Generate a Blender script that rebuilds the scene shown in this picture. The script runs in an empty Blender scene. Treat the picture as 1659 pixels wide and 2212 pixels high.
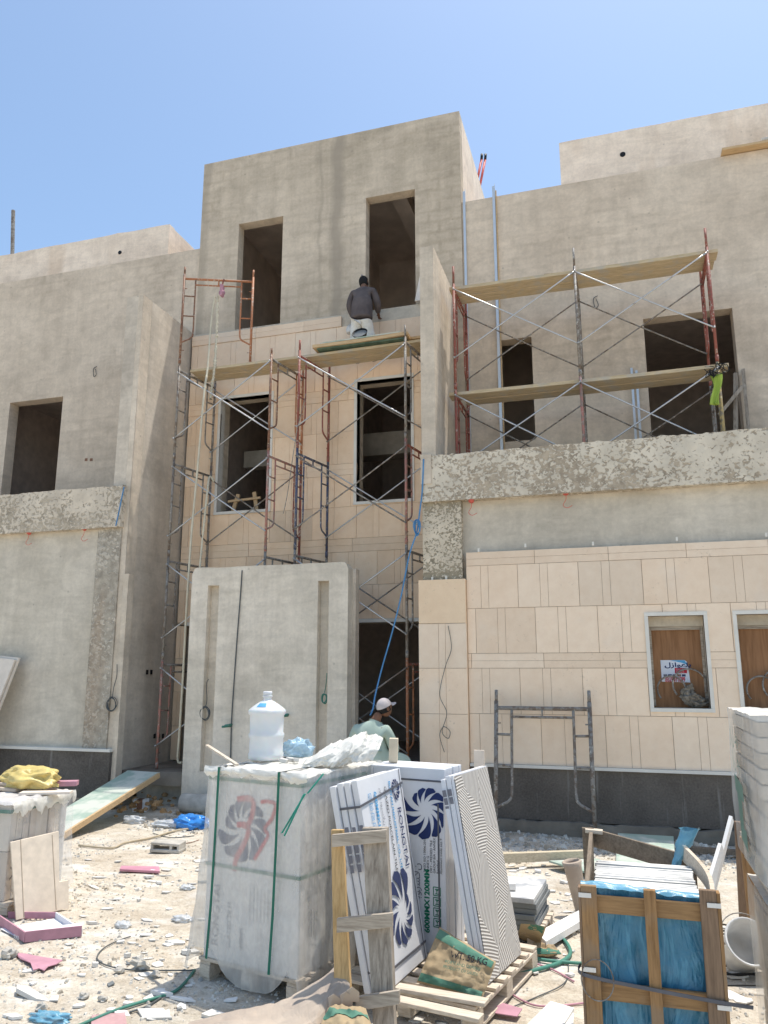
import bpy, math, random
from mathutils import Vector, Matrix, noise
random.seed(11)
V = Vector
scene = bpy.context.scene
COL = scene.collection
PI = math.pi

# ---------------------------------------------------------------- camera model (shared by the placement helpers)
F, TH, YAW, H = 1661.0, math.radians(11.7), math.radians(16.9), 2.0
def ray(px, py):
    u = (px-829.5)/F; v = (1106-py)/F
    c, s = math.cos(TH), math.sin(TH)
    fh = c-v*s; up = s+v*c
    return (u*math.cos(YAW)-fh*math.sin(YAW), u*math.sin(YAW)+fh*math.cos(YAW), up)
def PY(px, py, Y):
    r = ray(px, py); t = Y/r[1]; return V((r[0]*t, Y, H+r[2]*t))
def PZ(px, py, Z):
    r = ray(px, py); t = (Z-H)/r[2]; return V((r[0]*t, r[1]*t, Z))
def PX(px, py, X):
    r = ray(px, py); t = X/r[0]; return V((X, r[1]*t, H+r[2]*t))

# ---------------------------------------------------------------- object helpers
def tag(o, label=None, cat=None, group=None, kind=None):
    if label: o['label'] = label
    if cat: o['category'] = cat
    if group: o['group'] = group
    if kind: o['kind'] = kind
    return o
def thing(name, loc, label, cat, group=None, rz=0):
    o = bpy.data.objects.new(name, None); COL.objects.link(o)
    o.location = loc; o.rotation_euler = (0, 0, rz); o.empty_display_size = .1
    return tag(o, label, cat, group)
def wloc(p):
    l = V((0, 0, 0))
    while p is not None:
        l = l + V(p.location); p = p.parent
    return l
class MB:
    def __init__(s): s.v = []; s.f = []; s.mi = []; s.col = []; s.cur = 0; s.c = (1, 1, 1, 1)
    def add(s, vs, fs):
        b = len(s.v); s.v += [V(p) for p in vs]
        for f in fs: s.f.append([b+i for i in f]); s.mi.append(s.cur); s.col.append(s.c)
        return s
    def quad(s, *p): return s.add(p, [list(range(len(p)))])
    def box(s, c, d, M=None):
        hx, hy, hz = d[0]/2, d[1]/2, d[2]/2; c = V(c)
        vs = [V((x, y, z)) for x in (-hx, hx) for y in (-hy, hy) for z in (-hz, hz)]
        if M is not None: vs = [M @ p for p in vs]
        return s.add([c+p for p in vs], [(0,1,3,2), (4,6,7,5), (0,4,5,1), (2,3,7,6), (0,2,6,4), (1,5,7,3)])
    def bx(s, x0, x1, y0, y1, z0, z1): return s.box(((x0+x1)/2, (y0+y1)/2, (z0+z1)/2), (abs(x1-x0), abs(y1-y0), abs(z1-z0)))
    def hexa(s, a, b):   # two quads a (4 pts) and b (4 pts)
        return s.add(list(a)+list(b), [(3,2,1,0), (4,5,6,7), (0,1,5,4), (1,2,6,5), (2,3,7,6), (3,0,4,7)])
    def bar(s, p, q, w, t, up=(0, 0, 1)):   # board from p to q, w across, t along up-ish
        p, q = V(p), V(q); d = (q-p).normalized(); up = V(up)
        sd = d.cross(up)
        if sd.length < 1e-4: sd = d.cross(V((1, 0, 0)))
        sd.normalize(); n = sd.cross(d).normalized()
        A = [p+sd*(w/2)*i+n*(t/2)*j for i, j in ((-1,-1), (1,-1), (1,1), (-1,1))]
        B = [q+sd*(w/2)*i+n*(t/2)*j for i, j in ((-1,-1), (1,-1), (1,1), (-1,1))]
        return s.hexa(A, B)
    def tube(s, pts, r, n=8, cap=True):
        pts = [V(p) for p in pts]; k = len(pts)
        rs = r if isinstance(r, (list, tuple)) else [r]*k
        up = V((0, 0, 1)); rings = []
        d0 = (pts[1]-pts[0]).normalized()
        nn = d0.cross(up)
        if nn.length < 1e-3: nn = d0.cross(V((1, 0, 0)))
        nn.normalize()
        for i in range(k):
            d = (pts[min(i+1, k-1)]-pts[max(i-1, 0)])
            if d.length < 1e-6: d = d0
            d.normalize()
            nn = (nn-d*nn.dot(d))
            if nn.length < 1e-4: nn = d.cross(V((0, 1, 0)))
            nn.normalize(); bb = d.cross(nn)
            rings.append([pts[i]+(nn*math.cos(a)+bb*math.sin(a))*rs[i] for a in [2*PI*j/n for j in range(n)]])
        vs = [p for R_ in rings for p in R_]; fs = []
        for i in range(k-1):
            for j in range(n):
                a = i*n+j; b = i*n+(j+1) % n
                fs.append((a, a+n, b+n, b))
        if cap: fs.append(tuple(range(n))); fs.append(tuple(range((k-1)*n, k*n))[::-1])
        return s.add(vs, fs)
    def lathe(s, c, prof, n=24, M=None, cap=False):
        c = V(c); vs = []; fs = []
        for r, z in prof:
            for j in range(n):
                a = 2*PI*j/n; p = V((r*math.cos(a), r*math.sin(a), z))
                vs.append(c+(M @ p if M is not None else p))
        for i in range(len(prof)-1):
            for j in range(n):
                a = i*n+j; b = i*n+(j+1) % n; fs.append((a, b, b+n, a+n))
        if cap: fs.append(tuple(range(n))[::-1]); fs.append(tuple(range((len(prof)-1)*n, len(prof)*n)))
        return s.add(vs, fs)
    def poly(s, pts, off):   # extruded polygon: pts + same pts shifted by off
        pts = [V(p) for p in pts]; off = V(off); k = len(pts)
        vs = pts+[p+off for p in pts]
        fs = [tuple(range(k)), tuple(range(k, 2*k))[::-1]]+[(i, i+k, (i+1) % k+k, (i+1) % k) for i in range(k)]
        return s.add(vs, fs)
    def grid(s, fn, nu, nv):
        vs = [fn(i/nu, j/nv) for j in range(nv+1) for i in range(nu+1)]
        fs = [(j*(nu+1)+i, j*(nu+1)+i+1, (j+1)*(nu+1)+i+1, (j+1)*(nu+1)+i) for j in range(nv) for i in range(nu)]
        return s.add(vs, fs)
    def build(s, name, mat, parent=None, smooth=False, bevel=0, solid=0, sub=0):
        me = bpy.data.meshes.new(name)
        o3 = wloc(parent) if parent is not None else V((0, 0, 0))
        if parent is None and s.v:
            lo = V((min(p.x for p in s.v), min(p.y for p in s.v), min(p.z for p in s.v)))
            hi = V((max(p.x for p in s.v), max(p.y for p in s.v), lo.z))
            o3 = (lo+hi)/2
        me.from_pydata([p-o3 for p in s.v], [], s.f)
        mats = mat if isinstance(mat, (list, tuple)) else [mat]
        for m in mats: me.materials.append(m)
        me.polygons.foreach_set('material_index', s.mi)
        if any(c != (1, 1, 1, 1) for c in s.col):
            ca = me.color_attributes.new('tone', 'FLOAT_COLOR', 'CORNER')
            for p in me.polygons:
                for li in p.loop_indices: ca.data[li].color = s.col[p.index]
        if smooth: me.polygons.foreach_set('use_smooth', [True]*len(me.polygons))
        me.update()
        ob = bpy.data.objects.new(name, me); COL.objects.link(ob)
        if parent is not None: ob.parent = parent
        else: ob.location = o3
        if solid:
            md = ob.modifiers.new('Solidify', 'SOLIDIFY'); md.thickness = solid; md.offset = 0
        if bevel:
            md = ob.modifiers.new('Bevel', 'BEVEL'); md.width = bevel; md.segments = 2; md.limit_method = 'ANGLE'
        if sub:
            md = ob.modifiers.new('Subdivision', 'SUBSURF'); md.levels = md.render_levels = sub
        return ob
def single(mb, name, mat, label, cat, group=None, kind=None, **k):
    return tag(mb.build(name, mat, None, **k), label, cat, group, kind)
def path(pts, n=8):    # Catmull-Rom
    pts = [V(p) for p in pts]; out = []
    P = [pts[0]]+pts+[pts[-1]]
    for i in range(1, len(P)-2):
        for k in range(n):
            t = k/n; a, b, c, d = P[i-1], P[i], P[i+1], P[i+2]
            out.append(0.5*((2*b)+(c-a)*t+(2*a-5*b+4*c-d)*t*t+(3*b-a-3*c+d)*t**3))
    out.append(pts[-1]); return out
def RZ(a): return Matrix.Rotation(a, 3, 'Z')
def EUL(x, y, z): return Matrix.Rotation(z, 3, 'Z') @ Matrix.Rotation(y, 3, 'Y') @ Matrix.Rotation(x, 3, 'X')
def nz(x, y=0, z=0, s=1.0): return noise.noise(V((x*s, y*s, z*s)))

# ---------------------------------------------------------------- materials
class NM:
    def __init__(s, name, rough=.85, metal=0, coords='world'):
        s.m = bpy.data.materials.new(name); s.m.use_nodes = True
        s.nt = s.m.node_tree; s.n = s.nt.nodes; s.l = s.nt.links
        s.b = s.n['Principled BSDF']; s.b.inputs['Roughness'].default_value = rough
        s.b.inputs['Metallic'].default_value = metal
        s.b.inputs['Specular IOR Level'].default_value = .25 if not metal else .5
        if coords == 'world': s.pos = s.n.new('ShaderNodeNewGeometry').outputs['Position']
        else: s.pos = s.n.new('ShaderNodeTexCoord').outputs['Object']
        s.h = None
    def vec(s, scale=(1, 1, 1), rot=(0, 0, 0), src=None):
        k = s.n.new('ShaderNodeMapping'); k.inputs['Scale'].default_value = scale; k.inputs['Rotation'].default_value = rot
        s.l.new(src or s.pos, k.inputs['Vector']); return k.outputs[0]
    def noise(s, scale, detail=4, rough=.55, vec=None, dist=0):
        k = s.n.new('ShaderNodeTexNoise'); k.inputs['Scale'].default_value = scale; k.inputs['Detail'].default_value = detail
        k.inputs['Roughness'].default_value = rough; k.inputs['Distortion'].default_value = dist
        s.l.new(vec or s.pos, k.inputs['Vector']); return k.outputs[0]
    def voro(s, scale, feature='F1', vec=None, out=0):
        k = s.n.new('ShaderNodeTexVoronoi'); k.feature = feature; k.inputs['Scale'].default_value = scale
        s.l.new(vec or s.pos, k.inputs['Vector']); return k.outputs[out]
    def ramp(s, fac, stops):
        k = s.n.new('ShaderNodeValToRGB'); e = k.color_ramp.elements
        while len(e) < len(stops): e.new(.5)
        for i, (p, c) in enumerate(stops):
            e[i].position = p
            if not isinstance(c, (tuple, list)): c = (c, c, c)
            e[i].color = (*c[:3], 1)
        s.l.new(fac, k.inputs[0]); return k.outputs[0]
    def mix(s, fac, a, b, mode='MIX'):
        k = s.n.new('ShaderNodeMix'); k.data_type = 'RGBA'; k.blend_type = mode
        for sock, val in ((k.inputs[0], fac), (k.inputs[6], a), (k.inputs[7], b)):
            if isinstance(val, (int, float)): sock.default_value = val if sock == k.inputs[0] else (val, val, val, 1)
            elif isinstance(val, tuple): sock.default_value = (*val[:3], 1)
            else: s.l.new(val, sock)
        return k.outputs[2]
    def math(s, op, a, b=0):
        k = s.n.new('ShaderNodeMath'); k.operation = op
        for i, v in enumerate((a, b)):
            if isinstance(v, (int, float)): k.inputs[i].default_value = v
            else: s.l.new(v, k.inputs[i])
        return k.outputs[0]
    def sep(s, src=None):
        k = s.n.new('ShaderNodeSeparateXYZ'); s.l.new(src or s.pos, k.inputs[0]); return k.outputs
    def comb(s, x, y, z=0):
        k = s.n.new('ShaderNodeCombineXYZ')
        for i, v in enumerate((x, y, z)):
            if isinstance(v, (int, float)): k.inputs[i].default_value = v
            else: s.l.new(v, k.inputs[i])
        return k.outputs[0]
    def attr(s, name='tone'):
        k = s.n.new('ShaderNodeAttribute'); k.attribute_name = name; return k.outputs[0]
    def color(s, c):
        if isinstance(c, tuple): s.b.inputs['Base Color'].default_value = (*c[:3], 1)
        else: s.l.new(c, s.b.inputs['Base Color'])
    def bump(s, hgt, strength=.4, dist=.01):
        k = s.n.new('ShaderNodeBump'); k.inputs['Strength'].default_value = strength; k.inputs['Distance'].default_value = dist
        s.l.new(hgt, k.inputs['Height'])
        if s.h is not None: s.l.new(s.h, k.inputs['Normal'])
        s.h = k.outputs[0]; s.l.new(s.h, s.b.inputs['Normal'])
def simple(name, c, rough=.6, metal=0, var=.12, sc=6, bump=.15, coords='obj', c2=None, lo=.35, hi=.7):
    k = NM(name, rough, metal, coords); n = k.noise(sc, 5)
    d = c2 or tuple(x*(1-var*2) for x in c)
    k.color(k.ramp(n, [(lo, d), (hi, c)]))
    if bump: k.bump(k.noise(sc*8, 4), bump, .004)
    return k.m

def plaster(name, base, dark, light, block=.25, seed=0.0, streak=.3, warm=None, seams=()):
    k = NM(name, .92)
    base, dark, light = [(c[0]*1.47, c[1]*1.395, c[2]*1.335) for c in (base, dark, light)]
    mp = k.n.new('ShaderNodeMapping'); mp.inputs['Location'].default_value = (seed, seed*.7, seed*1.3); k.l.new(k.pos, mp.inputs['Vector']); p = mp.outputs[0]
    big = k.noise(.55, 6, .6, p, .4)
    c = k.ramp(big, [(.34, dark), (.5, base), (.64, light)])
    mid = k.noise(2.6, 7, .62, p, .8)
    c = k.mix(.38, c, k.ramp(mid, [(.35, tuple(x*.72 for x in base)), (.62, tuple(min(1, x*1.12) for x in base))]), 'MIX')
    # block joints ghosting through the render, only in patches
    X = k.sep(p); wob = k.noise(4, 4, .6, p)
    bx = k.math('ADD', k.math('ADD', X[0], X[1]), k.math('MULTIPLY', wob, .16))
    bz = k.math('ADD', X[2], k.math('MULTIPLY', wob, .12))
    br = k.n.new('ShaderNodeTexBrick'); br.inputs['Scale'].default_value = 1.0
    br.inputs['Brick Width'].default_value = .42; br.inputs['Row Height'].default_value = .21
    br.inputs['Mortar Size'].default_value = .06; br.inputs['Mortar Smooth'].default_value = 1
    br.inputs['Color1'].default_value = (.55, .55, .55, 1); br.inputs['Color2'].default_value = (.42, .42, .42, 1); br.inputs['Mortar'].default_value = (.3, .3, .3, 1)
    k.l.new(k.comb(bx, bz), br.inputs['Vector'])
    mask = k.ramp(k.noise(.5, 2, .5, k.vec((1, 1, 1.6), src=p)), [(.42, 0), (.62, 1)])
    bf = k.math('MULTIPLY', mask, block)
    c = k.mix(bf, c, k.mix(1.0, c, k.ramp(br.outputs[0], [(.28, (.80, .785, .76)), (.42, (.93, .925, .92)), (.56, (1.08, 1.08, 1.08))]), 'MULTIPLY'))
    # vertical wash streaks
    st = k.noise(1.0, 5, .65, k.vec((5.5, 5.5, .35), src=p))
    c = k.mix(streak, c, k.mix(1.0, c, k.ramp(st, [(.36, (.82, .815, .80)), (.62, (1.07, 1.07, 1.06))]), 'MULTIPLY'))
    # trowel marks / fine blotches
    fine = k.noise(22, 6, .7, p)
    c = k.mix(.35, c, k.mix(1.0, c, k.ramp(fine, [(.3, (.72, .71, .69)), (.7, (1.15, 1.14, 1.12))]), 'MULTIPLY'))
    # broad trowel sweeps and patch edges of separate renders
    sw = k.noise(1.5, 5, .6, k.vec((.8, .8, 3.2), (0, .35, 0), src=p), 1.6)
    c = k.mix(.35, c, k.mix(1.0, c, k.ramp(sw, [(.40, (.86, .85, .83)), (.50, (1.0, 1.0, 1.0)), (.60, (1.10, 1.10, 1.09))]), 'MULTIPLY'))
    pv = k.n.new('ShaderNodeTexVoronoi'); pv.inputs['Scale'].default_value = .75; k.l.new(p, pv.inputs['Vector'])
    c = k.mix(.5, c, k.mix(1.0, c, k.ramp(k.sep(pv.outputs['Color'])[0], [(.0, (.93, .925, .915)), (1.0, (1.06, 1.06, 1.055))]), 'MULTIPLY'))
    W0 = k.sep()
    for sx_, sw_, st_ in seams:
        dd_ = k.math('ABSOLUTE', k.math('SUBTRACT', k.math('ADD', W0[0], k.math('MULTIPLY', k.noise(1.3, 4, .6), .30)), sx_+.15))
        c = k.mix(k.math('MULTIPLY', k.ramp(dd_, [(sw_*.3, 1), (sw_, 0)]), st_), c, tuple(x*.58 for x in base))
    sp = k.voro(3.1, vec=k.vec((1, 1, 1.0), src=p)); spm = k.ramp(sp, [(.03, 1), (.07, 0)])
    c = k.mix(k.math('MULTIPLY', spm, .45), c, tuple(x*.45 for x in base))
    if warm:
        wm = k.ramp(k.noise(.9, 3, .5, k.vec((1.6, 1.6, .5), src=p)), [(.55, 0), (.7, 1)])
        c = k.mix(k.math('MULTIPLY', wm, .35), c, warm)
    k.color(c)
    k.bump(k.noise(5, 6, .6, p), .35, .02); k.bump(fine, .3, .006)
    return k.m

def slurry(name, light, dark, thr=.5, sc=16, seed=0):
    k = NM(name, .95)
    mp = k.n.new('ShaderNodeMapping'); mp.inputs['Location'].default_value = (seed, seed, seed); k.l.new(k.pos, mp.inputs['Vector']); p = mp.outputs[0]
    n1 = k.noise(sc, 2.5, .5, k.vec((1, 1, 1.15), src=p), .6); pat = k.noise(1.1, 3, .5, p)
    v = k.math('ADD', n1, k.math('MULTIPLY', k.math('SUBTRACT', pat, .5), .75))
    v = k.math('ADD', v, k.math('MULTIPLY', k.math('SUBTRACT', k.noise(sc*2.6, 3, .6, p), .5), .22))
    m = k.ramp(v, [(thr-.035, 0), (thr+.045, 1)])
    lc = k.ramp(k.noise(3, 5, .6, p), [(.35, tuple(x*.78 for x in light)), (.65, light)])
    dc = k.ramp(k.noise(9, 4, .6, p), [(.35, tuple(x*.75 for x in dark)), (.65, tuple(x*1.2 for x in dark))])
    rust = k.ramp(k.noise(1.0, 4, .6, k.vec((.9, .9, .25), src=p)), [(.6, 0), (.72, 1)])
    c = k.mix(m, dc, lc)
    c = k.mix(k.math('MULTIPLY', rust, .4), c, (.42, .27, .16))
    k.color(c); k.bump(m, .6, .015); k.bump(k.noise(30, 4), .3, .006)
    return k.m

def limestone(name, a, b, spot=(.36, .26, .17)):
    k = NM(name, .62)
    n = k.noise(2.2, 5, .6); c = k.ramp(n, [(.35, b), (.65, a)])
    vn = k.noise(26, 5, .7, None, .5)
    region = k.ramp(k.noise(1.7, 3), [(.45, 0), (.65, 1)])
    sp = k.math('MULTIPLY', k.ramp(vn, [(.60, 0), (.70, 1)]), region)
    c = k.mix(k.math('MULTIPLY', sp, .55), c, spot)
    c = k.mix(.22, c, k.ramp(k.noise(7, 6, .7), [(.3, tuple(x*.7 for x in b)), (.7, (.85, .76, .62))]))
    dust = k.ramp(k.noise(1.3, 4), [(.6, 0), (.75, 1)])
    c = k.mix(k.math('MULTIPLY', dust, .3), c, (.78, .7, .6))
    c = k.mix(1.0, c, k.attr(), 'MULTIPLY')
    k.color(c); k.bump(vn, .12, .003)
    return k.m

def wood(name, a, b, rough=.75, sc=1.0, axis='x', knots=True, dirt=None):
    k = NM(name, rough, 0, 'obj')
    st = {'x': (1.2, 14, 14), 'y': (14, 1.2, 14), 'z': (14, 14, 1.2)}[axis]
    g = k.noise(1.6*sc, 7, .65, k.vec(st), 1.2)
    c = k.ramp(g, [(.3, b), (.52, a), (.72, tuple(min(1, x*1.15) for x in a))])
    g2 = k.noise(6*sc, 4, .6, k.vec(st)); c = k.mix(.4, c, k.ramp(g2, [(.35, tuple(x*.6 for x in b)), (.6, a)]))
    if dirt: c = k.mix(k.ramp(k.noise(4, 5), [(.5, 0), (.66, .8)]), c, dirt)
    k.color(c); k.bump(g2, .35, .004); k.bump(g, .3, .004)
    return k.m

def painted(name, c, rust=(.2, .1, .06), splat=(.5, .47, .42), amt=.5, rough=.55, metal=0):
    k = NM(name, rough, metal, 'world')
    n = k.noise(14, 5, .65); m = k.ramp(n, [(amt-.03, 0), (amt+.06, 1)])
    cc = k.mix(m, c, rust)
    sp = k.ramp(k.noise(30, 4, .6), [(.56, 0), (.62, 1)])
    sp = k.math('MULTIPLY', sp, k.ramp(k.noise(3, 3), [(.4, 0), (.6, .9)]))
    cc = k.mix(sp, cc, splat); k.color(cc); k.bump(n, .2, .003)
    return k.m

def film(name, c, alpha=.55, wr=9, coords='world', rough=.35):
    k = NM(name, rough, 0, coords)
    n = k.noise(wr, 5, .6, None, 1.0)
    k.color(k.ramp(n, [(.3, tuple(x*.8 for x in c)), (.7, c)]))
    k.b.inputs['Specular IOR Level'].default_value = .5
    a = k.ramp(k.noise(wr*.6, 4, .6, k.vec((1, 1, .4))), [(.3, max(0, alpha-.14)), (.7, min(1, alpha+.14))])
    k.l.new(a, k.b.inputs['Alpha'])
    k.bump(n, .5, .012)
    return k.m

M = {}
M['tower'] = plaster('tower_plaster', (.40, .355, .29), (.30, .265, .21), (.47, .42, .35), .75, 3.0, .45, seams=((-4.62, .16, .75), (-7.42, .12, .5), (-4.95, .05, .35)))
M['wallr'] = plaster('right_plaster', (.46, .405, .335), (.37, .32, .26), (.52, .465, .39), .5, 11.0, .3)
M['walll'] = plaster('left_plaster', (.44, .39, .325), (.36, .315, .26), (.50, .445, .375), .4, 21.0, .35)
M['fresh'] = plaster('fresh_plaster', (.41, .385, .33), (.34, .32, .275), (.47, .445, .39), .15, 33.0, .3)
M['screen'] = plaster('screen_plaster', (.49, .46, .40), (.38, .36, .31), (.57, .54, .48), .35, 45.0, .45)
M['parapet'] = plaster('parapet_plaster', (.62, .55, .47), (.54, .475, .405), (.67, .595, .515), .1, 57.0, .3, warm=(.5, .33, .2))
M['fin'] = plaster('fin_plaster', (.45, .405, .34), (.33, .30, .25), (.52, .47, .40), .1, 63.0, .5)
M['sidew'] = plaster('side_plaster', (.43, .395, .34), (.33, .30, .26), (.50, .465, .41), .1, 71.0, .4)
M['slurry'] = slurry('cement_slurry', (.72, .635, .505), (.42, .345, .255), .44, 21)
M['slurry2'] = slurry('column_slurry', (.70, .60, .46), (.32, .27, .19), .50, 30, 9)
M['slurry3'] = slurry('worn_slurry', (.62, .55, .45), (.40, .35, .28), .56, 17, 17)
M['slurryl'] = slurry('streaked_slurry', (.72, .62, .49), (.44, .37, .28), .44, 17, 27)
M['stone'] = limestone('limestone', (.90, .70, .515), (.85, .65, .47))
M['stone_warm'] = limestone('warm_limestone', (.90, .66, .45), (.85, .61, .40))
M['joint'] = simple('joint_mortar', (.46, .36, .265), .9)
M['coping'] = simple('stone_coping', (.82, .72, .61), .6, var=.08, coords='world')
M['trim'] = simple('white_stone_trim', (.78, .74, .66), .6, var=.06, sc=4, coords='world')
def basalt():
    k = NM('dark_plinth', .75)
    c = k.ramp(k.noise(40, 4, .7), [(.35, (.075, .064, .054)), (.65, (.17, .148, .126))])
    c = k.mix(.5, c, k.ramp(k.noise(2, 5), [(.35, (.085, .072, .06)), (.65, (.18, .155, .13))]))
    st = k.ramp(k.noise(1.2, 4, .6, k.vec((6, 6, .5))), [(.62, 0), (.7, 1)])
    c = k.mix(k.math('MULTIPLY', st, .4), c, (.34, .32, .29))
    k.color(c); k.bump(k.noise(50, 3), .3, .004); return k.m
M['basalt'] = basalt()
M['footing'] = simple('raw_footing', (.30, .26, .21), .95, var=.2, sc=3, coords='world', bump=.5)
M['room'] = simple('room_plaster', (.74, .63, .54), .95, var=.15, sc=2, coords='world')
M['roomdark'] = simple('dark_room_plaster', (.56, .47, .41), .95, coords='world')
M['litbeam'] = simple('lit_room_beam', (.42, .38, .32), .95, coords='world')  # the beam's lit look is put into its base colour
def ground_mat():
    k = NM('dusty_ground', .98)
    a = k.noise(.7, 6, .62, None, .5); b = k.noise(5, 7, .7, None, .6); g = k.noise(45, 5, .7)
    c = k.ramp(a, [(.36, (.40, .30, .205)), (.46, (.52, .44, .34)), (.58, (.60, .54, .44))])
    c = k.mix(.55, c, k.ramp(b, [(.33, (.35, .285, .21)), (.48, (.53, .475, .395)), (.62, (.65, .615, .54))]))
    c = k.mix(.4, c, k.ramp(g, [(.33, (.27, .225, .17)), (.52, (.55, .49, .395)), (.70, (.74, .69, .60))]))
    lime = k.ramp(k.noise(1.4, 5, .65, k.vec((1, 1.6, 1))), [(.52, 0), (.66, .75)])
    c = k.mix(k.math('MULTIPLY', lime, .85), c, (.70, .68, .635))
    tr = k.noise(1.1, 6, .6, k.vec((.45, 2.2, 1), (0, 0, .35)), 1.2)      # scraped, trodden streaks
    c = k.mix(.6, c, k.mix(1.0, c, k.ramp(tr, [(.36, (.84, .80, .75)), (.48, (1.04, 1.03, 1.01)), (.62, (1.22, 1.23, 1.24))]), 'MULTIPLY'))
    g2 = k.noise(16, 6, .75); c = k.mix(.45, c, k.mix(1.0, c, k.ramp(g2, [(.36, (.80, .77, .73)), (.5, (1.06, 1.06, 1.06)), (.64, (1.18, 1.18, 1.17))]), 'MULTIPLY'))
    k.color(c); k.bump(b, .8, .05); k.bump(g2, .6, .015); k.bump(g, .6, .010); return k.m
M['ground'] = ground_mat()
M['gravel2'] = simple('brown_chips', (.58, .50, .39), .95, var=.2, sc=3, coords='world')
M['gravel3'] = simple('grey_chips', (.45, .44, .41), .95, var=.2, sc=3, coords='world')
M['gravel'] = simple('rubble_chips', (.74, .70, .62), .95, var=.2, sc=3, coords='world')
M['steel'] = painted('galvanised_tube', (.50, .50, .50), (.34, .30, .26), (.62, .6, .56), .62, .38, .55)
M['greysc'] = painted('weathered_grey_tube', (.26, .24, .215), (.17, .13, .10), (.52, .49, .43), .5)
M['redsc'] = painted('worn_red_tube', (.28, .09, .065), (.20, .10, .07), (.5, .44, .38), .56)
M['orange'] = painted('worn_orange_tube', (.42, .175, .085), (.25, .12, .07), (.56, .5, .42), .6)
M['pink'] = painted('faded_red_tube', (.42, .19, .15), (.28, .2, .16), (.6, .54, .48), .5)
M['blue'] = painted('worn_blue_tube', (.07, .085, .15), (.13, .12, .12), (.46, .44, .42), .5)
M['rust'] = painted('rusty_brown_tube', (.27, .14, .085), (.17, .09, .06), (.5, .42, .33), .5)
M['yellow'] = painted('worn_yellow_tube', (.42, .31, .13), (.2, .17, .13), (.5, .46, .38), .5)
M['galv'] = simple('bright_galvanised_sheet', (.70, .72, .73), .42, .6, var=.06, sc=3, bump=0)
M['plank'] = wood('scaffold_plank_wood', (.60, .48, .31), (.44, .335, .19), dirt=(.45, .41, .34))
M['planknew'] = wood('new_board_wood', (.62, .44, .25), (.50, .33, .17))
M['pinez'] = wood('new_upright_wood', (.60, .40, .19), (.46, .28, .11), axis='z')
M['oldz'] = wood('weathered_upright_wood', (.43, .37, .30), (.15, .115, .085), axis='z', sc=.8, dirt=(.27, .225, .175))
M['oldx'] = wood('weathered_rung_wood', (.50, .43, .345), (.20, .155, .115), axis='x', sc=.8)
M['pallet'] = wood('pallet_wood', (.66, .57, .46), (.50, .40, .29))
M['crate'] = wood('crate_wood', (.36, .21, .095), (.22, .12, .05), axis='z', dirt=(.28, .2, .13))
M['cratex'] = wood('crate_rail_wood', (.37, .22, .10), (.24, .135, .06), axis='x', dirt=(.28, .2, .13))
M['crateold'] = wood('grey_crate_wood', (.24, .19, .14), (.13, .10, .075), axis='y')
M['crategrey'] = wood('brown_crate_post', (.27, .18, .115), (.17, .11, .07), axis='z')
M['greenply'] = simple('worn_green_plywood', (.54, .56, .49), .8, c2=(.32, .41, .34), sc=3, coords='world', lo=.42, hi=.56)
M['darkgreen'] = simple('dark_green_plywood', (.13, .18, .12), .7, c2=(.06, .10, .07), sc=9, coords='world')
M['ply'] = wood('shuttering_plywood', (.36, .19, .095), (.26, .125, .055), axis='z', sc=.4)
M['white'] = simple('white_carton', (.76, .76, .77), .6, var=.05, sc=3, bump=.1)
M['cartonw'] = simple('warm_white_carton', (.76, .74, .71), .6, var=.06, sc=3, bump=.1)  # slightly warmer white than the loose cartons
M['navy'] = simple('navy_print', (.022, .04, .14), .6, var=.1)
M['navyf'] = simple('faded_navy_print', (.05, .065, .15), .6, var=.1)
M['ink'] = simple('black_print', (.03, .03, .035), .6)
M['greyink'] = simple('grey_print', (.22, .22, .25), .6)
M['cyan'] = simple('light_blue_print', (.12, .42, .72), .6)
M['greenink'] = simple('green_print', (.02, .22, .12), .6)
M['redink'] = simple('red_spray_paint', (.62, .05, .07), .6)
M['redprint'] = simple('red_print', (.60, .03, .06), .5)
M['magenta'] = simple('pink_carton', (.55, .29, .35), .7, var=.12, sc=8)
M['strap'] = simple('green_strap', (.015, .16, .105), .45, var=.1)
M['strapg'] = simple('grey_strap', (.14, .14, .155), .5)
M['film'] = film('milky_wrap_film', (.90, .86, .79), .42, 11, rough=.27)
M['filmthick'] = film('bunched_wrap_film', (.84, .81, .73), .93, 10)
M['filmclear'] = film('clear_wrap_film', (.85, .84, .82), .30, 6)
M['filmblue'] = film('blue_liner_film', (.05, .23, .36), .96, 5, rough=.4)
M['filmblueb'] = film('bright_blue_film', (.20, .50, .68), .65, 8, rough=.3)
M['bluebag'] = film('blue_bag_film', (.05, .28, .75), .93, 10, rough=.25)
M['palebag'] = film('pale_blue_bag_film', (.45, .66, .80), .62, 12, rough=.25)
M['clearbag'] = film('clear_bag_film', (.75, .78, .80), .6, 12, rough=.25)
M['yellowbag'] = film('yellow_bag_film', (.80, .62, .22), .93, 10, rough=.4)
M['kraft'] = simple('kraft_paper', (.44, .335, .20), .8, c2=(.35, .26, .155), sc=5, bump=.3)
M['kraftpale'] = simple('cardboard', (.54, .45, .355), .88, c2=(.38, .31, .25), sc=4, bump=.25)  # cardboard's own tone, paler than the kraft paper
M['baggreen'] = simple('cement_bag_green', (.05, .17, .12), .8, c2=(.12, .24, .17), sc=6)
M['greystone'] = simple('grey_stone_slab', (.22, .23, .23), .8, c2=(.16, .17, .17), sc=5)
M['dusty'] = simple('dusty_stone_edges', (.60, .59, .56), .9, c2=(.36, .37, .38), sc=5, lo=.42, hi=.55)
M['concrete'] = simple('broken_concrete', (.62, .58, .51), .95, var=.2, sc=5, bump=.6)
M['whitesl'] = simple('white_marble_offcut', (.85, .83, .79), .7, var=.05)
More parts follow.
